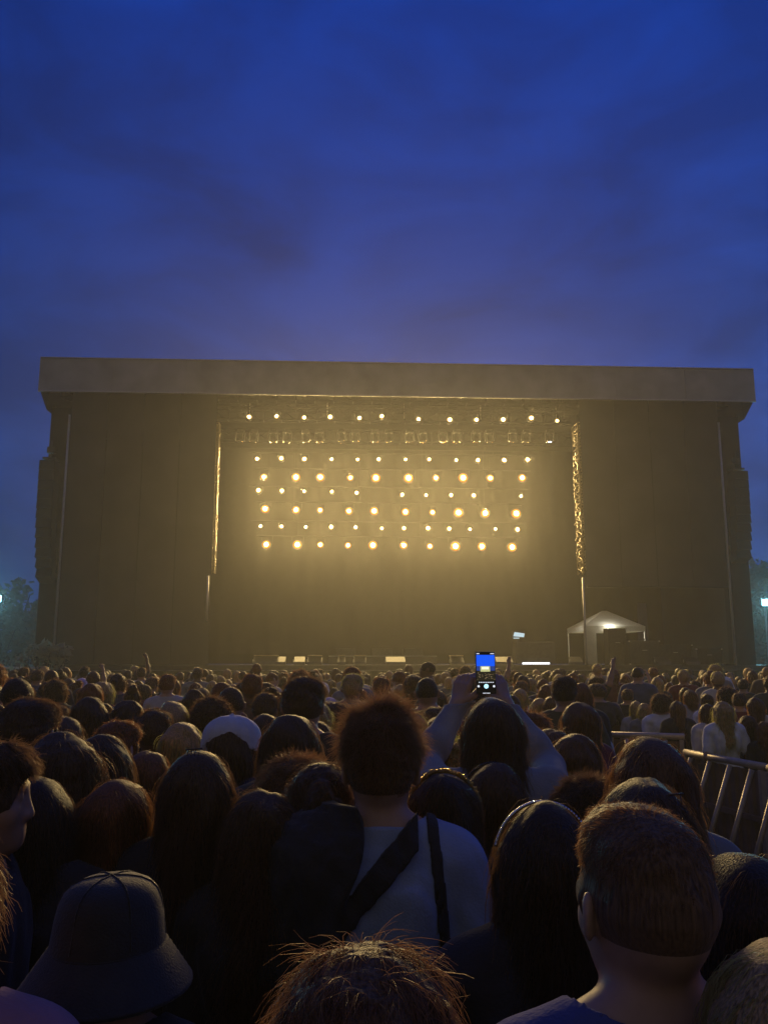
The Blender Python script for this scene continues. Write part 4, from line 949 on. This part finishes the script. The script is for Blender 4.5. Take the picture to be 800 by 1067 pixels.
# caps far off
for (px, top, D, mc, lab) in ((86, 707, 13.5, 'lilac', 'person in small lilac cap far off under the left wing'), (247, 724, 11.5, 'capblue', 'person in small pale cap behind the big pale blue cap'),
                              (343, 727, 9.8, 'lilac', 'person in lilac cap between the tall man and the tousled man'), (418, 717, 11.5, 'capblue', 'person in pale cap over the right of the tousled man\'s hair'),
                              (477, 706, 12.5, 'pale', 'person in pale cap just left of the raised phone')):
    b = person(px, top, D, 'buzz', 'm', 'dark', 'black', 'short', random.uniform(-20, 20), lab, ns=0, seed=2, hres=.008, bres=.01, rad=.001, topz=at(px, top, D).z - .02, group='spectators wearing caps')
    add_cap(b, CLOTH[mc], random.uniform(-30, 30)); LAND.append((px, top, D, None))
LAND = [l for l in LAND if l[3]]

# ---- what the near people wear and carry
add_cap(Pc, CLOTH['capblue'], -40)
headband(H_, M['chrome'], .108, .015, 1.60, .0035)
headband(I_, M['glass_black'], .107, .02, 1.60, .004)
headband(O_, M['sequin'], .108, .0, 1.60, .006, bumps=True)
for b, (x, y, z) in ((K_, (.045, -.075, 1.685)), (Z1, (.0, -.06, 1.715)), (T_, (.02, -.10, 1.67))):
    m = MB()
    for k in range(4): m.bar((x - .015 + .01 * k, y, z + .006), (x - .015 + .01 * k, y - .012, z - .010), .0012, 5)
    m.bar((x - .022, y, z + .004), (x + .022, y, z + .008), .0022, 6); m.build('hair_clip', M['clip'], b, smooth=True)
for b in (U2,):
    m = MB(); 
    for k in range(16):
        a, c = k * math.pi / 8, (k + 1) * math.pi / 8
        m.bar((.10 + .012 * math.cos(a), -.0, 1.52 + .03 * math.sin(a)), (.10 + .012 * math.cos(c), 0, 1.52 + .03 * math.sin(c)), .002, 5)
    m.build('earring', M['chrome'], b, smooth=True)
# the fade: sparse hair lets the skin through towards the nape and temples
fm_ = hairmat('faded_brown_hair', (.062, .036, .019)); t_ = fm_.node_tree; b_ = t_.nodes['Principled BSDF']; src = b_.inputs['Base Color'].links[0].from_socket
tc_ = t_.nodes.new('ShaderNodeTexCoord'); sp_ = t_.nodes.new('ShaderNodeSeparateXYZ'); t_.links.new(tc_.outputs['Object'], sp_.inputs[0])
nz_ = t_.nodes.new('ShaderNodeTexNoise'); nz_.inputs['Scale'].default_value = 220; t_.links.new(tc_.outputs['Object'], nz_.inputs[0])
mr_ = t_.nodes.new('ShaderNodeMapRange'); mr_.inputs[1].default_value = 1.538; mr_.inputs[2].default_value = 1.625; t_.links.new(sp_.outputs[2], mr_.inputs[0])
ad_ = t_.nodes.new('ShaderNodeMath'); ad_.operation = 'MULTIPLY_ADD'; t_.links.new(nz_.outputs[0], ad_.inputs[0]); ad_.inputs[1].default_value = .5; t_.links.new(mr_.outputs[0], ad_.inputs[2])
sb_ = t_.nodes.new('ShaderNodeMath'); sb_.operation = 'SUBTRACT'; sb_.use_clamp = True; t_.links.new(ad_.outputs[0], sb_.inputs[0]); sb_.inputs[1].default_value = .25
mx_ = t_.nodes.new('ShaderNodeMix'); mx_.data_type = 'RGBA'; t_.links.new(sb_.outputs[0], mx_.inputs[0]); mx_.inputs[6].default_value = (.24, .15, .105, 1); t_.links.new(src, mx_.inputs[7]); t_.links.new(mx_.outputs[2], b_.inputs['Base Color'])
for ch in B.children:
    if ch.name.startswith('hair'): SLOT(ch, fm_)
# bucket hat
m = MB(); m.lathe([(.003, 1.728), (.03, 1.7265), (.055, 1.721), (.074, 1.711), (.087, 1.696), (.095, 1.675), (.101, 1.645), (.106, 1.60), (.108, 1.585)], 40, sy=1.12); 
hat = m.build('bucket_hat', mat('dark_canvas_hat', (.030, .027, .022), .75, noise=.2, nscale=25, bump=.3, bscale=200, sheen=.2), D_, smooth=True)
m = MB(); pr = []
for i in range(14):
    t = i / 13; pr.append((.109 + .052 * t, 1.588 - .085 * t + .0034 * (i % 2)))
pr += [(.161, 1.499), (.156, 1.502)] + [(.156 - .046 * k / 5, 1.502 + .083 * k / 5) for k in range(1, 6)]
for r_, z_ in ((.107, 1.588),):
    for k in range(48):
        a, c = k * math.pi / 24, (k + 1) * math.pi / 24
        m.bar((r_ * math.cos(a), r_ * 1.12 * math.sin(a), z_), (r_ * math.cos(c), r_ * 1.12 * math.sin(c), z_), .0022, 5, cap=False)
for k in range(6):
    a = k * math.pi / 3 + .3; pp = [(.003, 1.729), (.03, 1.7275), (.055, 1.722), (.074, 1.712), (.087, 1.697), (.095, 1.676), (.106, 1.60)]
    for (r0, z0), (r1, z1) in zip(pp, pp[1:]): m.bar((r0 * math.cos(a), r0 * 1.12 * math.sin(a), z0), (r1 * math.cos(a), r1 * 1.12 * math.sin(a), z1), .0018, 5, cap=False)
m.lathe(pr, 40, sy=1.1); m.build('brim', hat.data.materials[0], hat, smooth=True); hat.scale = (.95, .95, .84); hat.location = (0, 0, 1.728 * .16)
# black jacket draped over one shoulder of the man in the pale tee, its sleeve crossing to the other side of the collar; tote strap on the right
shf, fA = FIG[('down', 'm', 'short', .006)]['field']
x, y, z = fA.grid()
fold = snoise((x, y, z * .5), 30, 21) * .007 + snoise((x + z * .5, y, z * .3), 60, 22) * .004
n_ = np.array((.74, 0, -.67)); pl = n_[0] * (x - .012) + n_[2] * (z - 1.40)
band = np.maximum(shf - .020 + fold, np.abs(pl) - .027 + fold * .7); band = np.maximum(band, x - .085); band = np.maximum(band, -(shf + .004)); band = np.maximum(band, 1.10 - z)
mass = np.maximum(shf - .034 + fold, x + .060 + .03 * np.sin(z * 16) + .10 * np.clip(z - 1.40, 0, 1)); mass = np.maximum(mass, -(shf + .004)); mass = np.maximum(mass, .88 + .02 * np.sin(x * 40) - z); mass = np.maximum(mass, z - 1.53)
jk = np.minimum(band, mass)
o = link_obj('jacket', np_mesh('jacket', *nets(jk.astype(np.float32), fA.lo, fA.h), [CLOTH['black']]), A)
b2 = np.maximum(shf - .005, np.abs(x - .125 - .10 * (1.42 - z)) - .014); b2 = np.maximum(b2, -(shf + .004)); b2 = np.maximum(b2, .95 - z); b2 = np.maximum(b2, y - .10)
bag = tag(empty('tote_bag', A.location), 'black bag hung by a thin strap on the right shoulder of the tousled man', 'bag'); bag.scale = A.scale; bag.rotation_euler = A.rotation_euler
link_obj('strap', np_mesh('strap', *nets(b2.astype(np.float32), fA.lo, fA.h), [CLOTH['black']]), bag)
f = Fld((.0, -.34, .6), (.4, .02, 1.05), .008); d = f.new(); f.ell(d, (.17, -.19, .84), (.14, .07, .13), 0); f.cap(d, (.10, -.18, .80), (.24, -.18, .80), .08, None, .04)
link_obj('pouch', np_mesh('pouch', *nets(d, f.lo, f.h), [CLOTH['black']]), bag)

# phone in the raised hands
s_ = N_.scale[2]; pc = Vector((N_.location.x - .012, N_.location.y + .288 * s_, 0)); ctr = at(506, 701, pc.y); pc.x = ctr.x
ph = tag(empty('phone', (pc.x, pc.y, ctr.z)), 'raised smartphone with camera screen showing the lit stage', 'phone')
ph.rotation_euler = (R(-6), 0, R(0))
w, h = .075, .158
m = MB(); m.box((0, .004, 0), (w, .009, h)); m.build('phone_case', M['phonebody'], ph, bevel=.003)
m = MB(); m.box((0, -.0012, 0), (w - .004, .001, h - .004)); scn = m.build('screen', M['glass_black'], ph)
def scr(name, x, z, ww, hh, c, s):
    m = MB(); m.box((x, -.0022, z), (ww, .0006, hh)); m.build(name, emission_mat(name, c, s), scn)
scr('preview_sky', 0, .045, w - .006, .042, (.01, .11, 1.0), .95)
scr('preview_dusk', 0, .0155, w - .006, .017, (.05, .10, .42), .55)
m = MB(); m.box((-.002, -.003, .0135), (.036, .0006, .020)); m.build('preview_stage', emission_mat('preview_stage', (.62, .62, .28), .9), scn)
m = MB(); m.box((-.002, -.0034, .0165), (.026, .0004, .009)); m.build('preview_lamps', emission_mat('preview_lamps', (1, 1, .72), 1.1), scn)
scr('preview_crowd', 0, -.0115, w - .006, .037, (.02, .017, .010), 1)
m = MB()
for k in range(34): m.box((random.uniform(-.034, .034), -.0028, random.uniform(-.028, .003)), (random.uniform(.0015, .005), .0004, .0016))
m.build('preview_heads', emission_mat('preview_heads', (.42, .30, .16), .6), scn)
m = MB()
for k in range(9): m.box((-.026 + .0065 * k, -.0028, -.0365), (.0042, .0005, .003))
icon = emission_mat('camera_icons', (.85, .9, 1), .9); m.build('mode_menu', icon, scn)
for nm, x, z, ww, hh in (('clock_readout', -.028, .071, .011, .003), ('battery_icon', .026, .071, .014, .003), ('home_bar', 0, -.0765, .028, .0025)):
    m = MB(); m.box((x, -.0028, z), (ww, .0005, hh)); m.build(nm, icon, scn)
for x in (-.029, .029):
    m = MB(); m.bar((x, -.0022, -.051), (x, -.0030, -.051), .0044, 12); m.build('round_button', icon, scn)
m = MB(); m.bar((0, -.0022, -.051), (0, -.0032, -.051), .0085, 18); m.build('shutter_button', emission_mat('shutter_button', (.45, .85, 1), 1.5), scn)
ld = bpy.data.lights.new('phone_glow', 'AREA'); ld.shape = 'RECTANGLE'; ld.size = w; ld.size_y = h; ld.energy = .12; ld.color = (.4, .6, 1)
lo = bpy.data.objects.new('phone_glow', ld); COL.objects.link(lo); lo.parent = ph; lo.location = (0, -.006, 0); lo.rotation_euler = (R(-90), 0, 0)

fp = person(366, 731, 11.0, 'short', 'm', 'dark', 'black', 'short', 0, 'far man holding up a small bright phone left of the tousled man', pose='phone', ns=900, seed=70, rad=.0018, hres=.007, bres=.01, group='spectators in the middle rows')
p2 = copy_tree(ph); sc2 = fp.scale[2]; p2.location = (fp.location.x - .01, 11.0 + .288 * sc2, at(366, 722, 11.29).z); p2.rotation_euler = (R(-4), 0, R(8))
p2['label'] = 'tiny glowing phone held up far off, left of the tousled man'
# ------------------------------------------------------------------ the rest of the crowd
hname = {'short': 'short-haired', 'curly': 'curly-haired', 'long': 'long-haired', 'wavy': 'wavy-haired', 'bob': 'bob-haired', 'pony': 'ponytailed', 'bun': 'bun-wearing', 'buzz': 'crop-haired', 'updo': 'pinned-haired'}
cname = {'black': 'black', 'dark': 'dark', 'brown': 'brown', 'auburn': 'auburn', 'blond': 'blond'}
def okspot(x, D, r, px):
    if x > onlane(D): return False
    for (a, b_, rr, _, _) in PLACED:
        if abs(b_ - D) < 1.2 and abs(a - x) < .8 and ((a - x) / 1.0) ** 2 + ((b_ - D) / .75) ** 2 < (.43 + .01 * D) ** 2: return False
    return True
def onlane(D):
    if D < 8.6: return .235 * D
    if D < 11.2: return .20 * D
    return 99
def rand_person(D0, D1):
    for _ in range(400):
        D = math.sqrt(rng.uniform(D0 * D0, D1 * D1)); px = rng.uniform(-15, 815); x = (px - 400) / F * D
        if okspot(x, D, .2, px): break
    else: return None
    sx = 'm' if rng.random() < .42 else 'f'
    hk = rng.choice(['short', 'short', 'curly', 'buzz'] if sx == 'm' else ['long', 'wavy', 'bob', 'long', 'pony', 'bun'])
    hc = rng.choice(['dark', 'dark', 'black', 'brown', 'auburn', 'blond']); sc = rng.choice(['black', 'black', 'navy', 'grey', 'denim', 'white', 'red', 'olive', 'brown', 'pale', 'black', 'cream'])
    ht = np.clip(rng.normal(1.73 if sx == 'm' else 1.62, .085), 1.44, 1.80 if D < 9 else 1.90)
    top = 690 + (CZ - ht) / D * F
    return px, top, D, x, sx, str(hk), str(hc), str(sc), float(ht)
# mid rows: full figures with parts
used_labels = set(); n_mid = 0
while n_mid < 88:
    q = rand_person(2.9, 4.6) if n_mid < 16 else rand_person(4.4, 11.0)
    if q is None:
        n_mid += 1; continue
    px, top, D, x, sx, hk, hc, sc, ht = q
    if D < 4.6: ht = min(ht, 1.66); top = 690 + (CZ - ht) / D * F
    lab = None
    for l in sorted(LAND, key=lambda l: (l[0] - px) ** 2 + ((l[1] - top) * 1.6) ** 2)[:6]:
        dx = px - l[0]; side = 'left' if dx < 0 else 'right'; far = D > l[2] + .4
        for ph_ in ((f'{"behind and " if far else ""}{side} of {l[3]}' if abs(dx) > 9 else f'{"behind" if far else "in front of"} {l[3]}'),):
            t = f'{hname[hk]} {"man" if sx == "m" else "woman"}, {cname[hc]} hair, {sc} top, {ph_}'
            if t not in used_labels and lab is None: lab = t
    if lab is None: continue
    used_labels.add(lab)
    person(px, top, D, hk, sx, hc, sc, 'long' if rng.random() < .5 else 'short', float(rng.normal(0, 14)), lab, skin=int(rng.choice([0, 0, 1, 2])), tc=str(rng.choice(['denim', 'black', 'navy'])), ns=3300, seed=70 + int(rng.integers(0, 4)), rad=.0016, hres=.007, bres=.01, topz=ht, pose=str(rng.choice(['down', 'bent'])), tilt=float(rng.normal(0, 2.2)), group='spectators in the middle rows')
    n_mid += 1
# far rows: one mesh each, with skin, hair, top and trousers as materials
FAR = []
for sx, hk, pose in (('m', 'short', 'down'), ('m', 'curly', 'down'), ('m', 'buzz', 'bent'), ('f', 'long', 'bent'), ('f', 'bob', 'down'), ('f', 'pony', 'bent'), ('f', 'wavy', 'down'), ('f', 'bun', 'down'), ('m', 'short', 'raised')):
    g = figure(pose, sx, .016, 'short'); hv = hair(hk, .009, 900, 5, .0022); nb = hv[2]; hv = hv[:2]
    parts = [g['body'], hv, g['shirt'], g['trousers']] + g['shoe']
    mi = np.concatenate([np.full(len(p_[1]), k) for p_, k in zip(parts, (0, 1, 2, 3, 3, 3))]); v, q = cat_mesh(parts)
    mi[len(g['body'][1]) + nb:len(g['body'][1]) + len(hv[1])] = 4
    FAR.append((sx, hk, np_mesh('person', v, q, [SKIN[0], HAIR['dark'], CLOTH['black'], CLOTH['navy'], STRAND['dark']], mi), float(np.percentile(hv[0][:, 2], 99.5)), v, q, mi, pose))
def zone(px):
    return ('below the left wing' if px < 222 else "under the lamp wall's left half" if px < 408 else "under the lamp wall's right half" if px < 590 else 'in front of the cream tent' if px < 665 else 'below the right wing')
n_far = 0
while n_far < 128:
    q = rand_person(10.5, 18.0)
    if q is None: break
    px, top, D, x, sx, hk, hc, sc, ht = q
    fs_ = [f_ for f_ in FAR if f_[0] == sx and f_[1] == hk and f_[7] != 'raised'] or [FAR[0]]
    f_ = fs_[0]
    if rng.random() < .045: f_ = FAR[-1]; sx, hk = 'm', 'short'
    o = link_obj('person', f_[2]); o.location = (x, D, 0); s_ = ht / f_[3]; o.scale = (s_, s_, s_); o.rotation_euler = (0, R(float(rng.normal(0, 2.5))), R(float(rng.normal(0, 14) if rng.random() < .82 else rng.uniform(-95, 95))))
    for k, m_ in enumerate((SKIN[int(rng.choice([0, 0, 1, 2]))], HAIR[hc], CLOTH[sc], CLOTH[str(rng.choice(['denim', 'black', 'navy']))], STRAND[hc])):
        o.material_slots[k].link = 'OBJECT'; o.material_slots[k].material = m_
    tone = 'fair' if hc == 'blond' else ('reddish-brown' if hc == 'auburn' else 'brown' if hc == 'brown' else 'dark')
    lk = f'{hname.get(hk, "")} {tone}'
    tag(o, f'far-row spectator with {tone} {hk.replace("pony", "ponytailed").replace("buzz", "cropped").replace("bob", "bobbed").replace("bun", "bun-tied")} hair {zone(px)}', 'person', f'far spectators {zone(px)}')
    PLACED.append((x, D, .2, px, top)); n_far += 1
# the mass of heads against the stage
V = []; Q = []; MI = []; k = 0
lowres = []
for sx, hk in (('m', 'short'), ('f', 'long'), ('m', 'curly'), ('f', 'bob')):
    g = figure('down', sx, .034, 'short'); hv = hair(hk, .02, 60, 5, .004)[:2]; parts = [g['body'], hv, g['shirt'], g['trousers']]
    v, q = cat_mesh(parts); lowres.append((v, q, np.concatenate([np.full(len(p_[1]), i) for p_, i in zip(parts, (0, 1, 2, 3))]), float(np.percentile(hv[0][:, 2], 99.5))))
n_mass = 0
D = 17.2
while D < 22.3:
    x = -.49 * D - rng.random()
    while x < .49 * D + .6:
        v, q, mi, ht0 = lowres[int(rng.integers(0, 4))]
        s_ = np.clip(rng.normal(1.62, .09), 1.40, 1.84) / ht0; a = rng.normal(0, .3); c, sn = math.cos(a), math.sin(a)
        vv = v @ np.array(((c, sn, 0), (-sn, c, 0), (0, 0, 1))) * s_ + np.array((x + rng.normal(0, .12), D + rng.normal(0, .15), 0))
        mm = mi.copy(); mm[mi == 1] = (1, 1, 4, 5)[int(rng.integers(0, 4))]; mm[mi == 2] = (2, 2, 2, 6, 7)[int(rng.integers(0, 5))]
        V.append(vv); Q.append(q + k); MI.append(mm); k += len(v); n_mass += 1
        x += .46 + .7 * rng.random() ** 2
    D += .50
me = np_mesh('crowd', np.concatenate(V), np.concatenate(Q), [SKIN[0], HAIR['dark'], CLOTH['black'], CLOTH['navy'], HAIR['brown'], HAIR['blond'], CLOTH['grey'], CLOTH['denim']], np.concatenate(MI))
tag(link_obj('crowd', me), 'dense mass of tiny heads packed up to the stage front', 'crowd', kind='stuff')
print('people', len(PLACED), 'mass', n_mass)
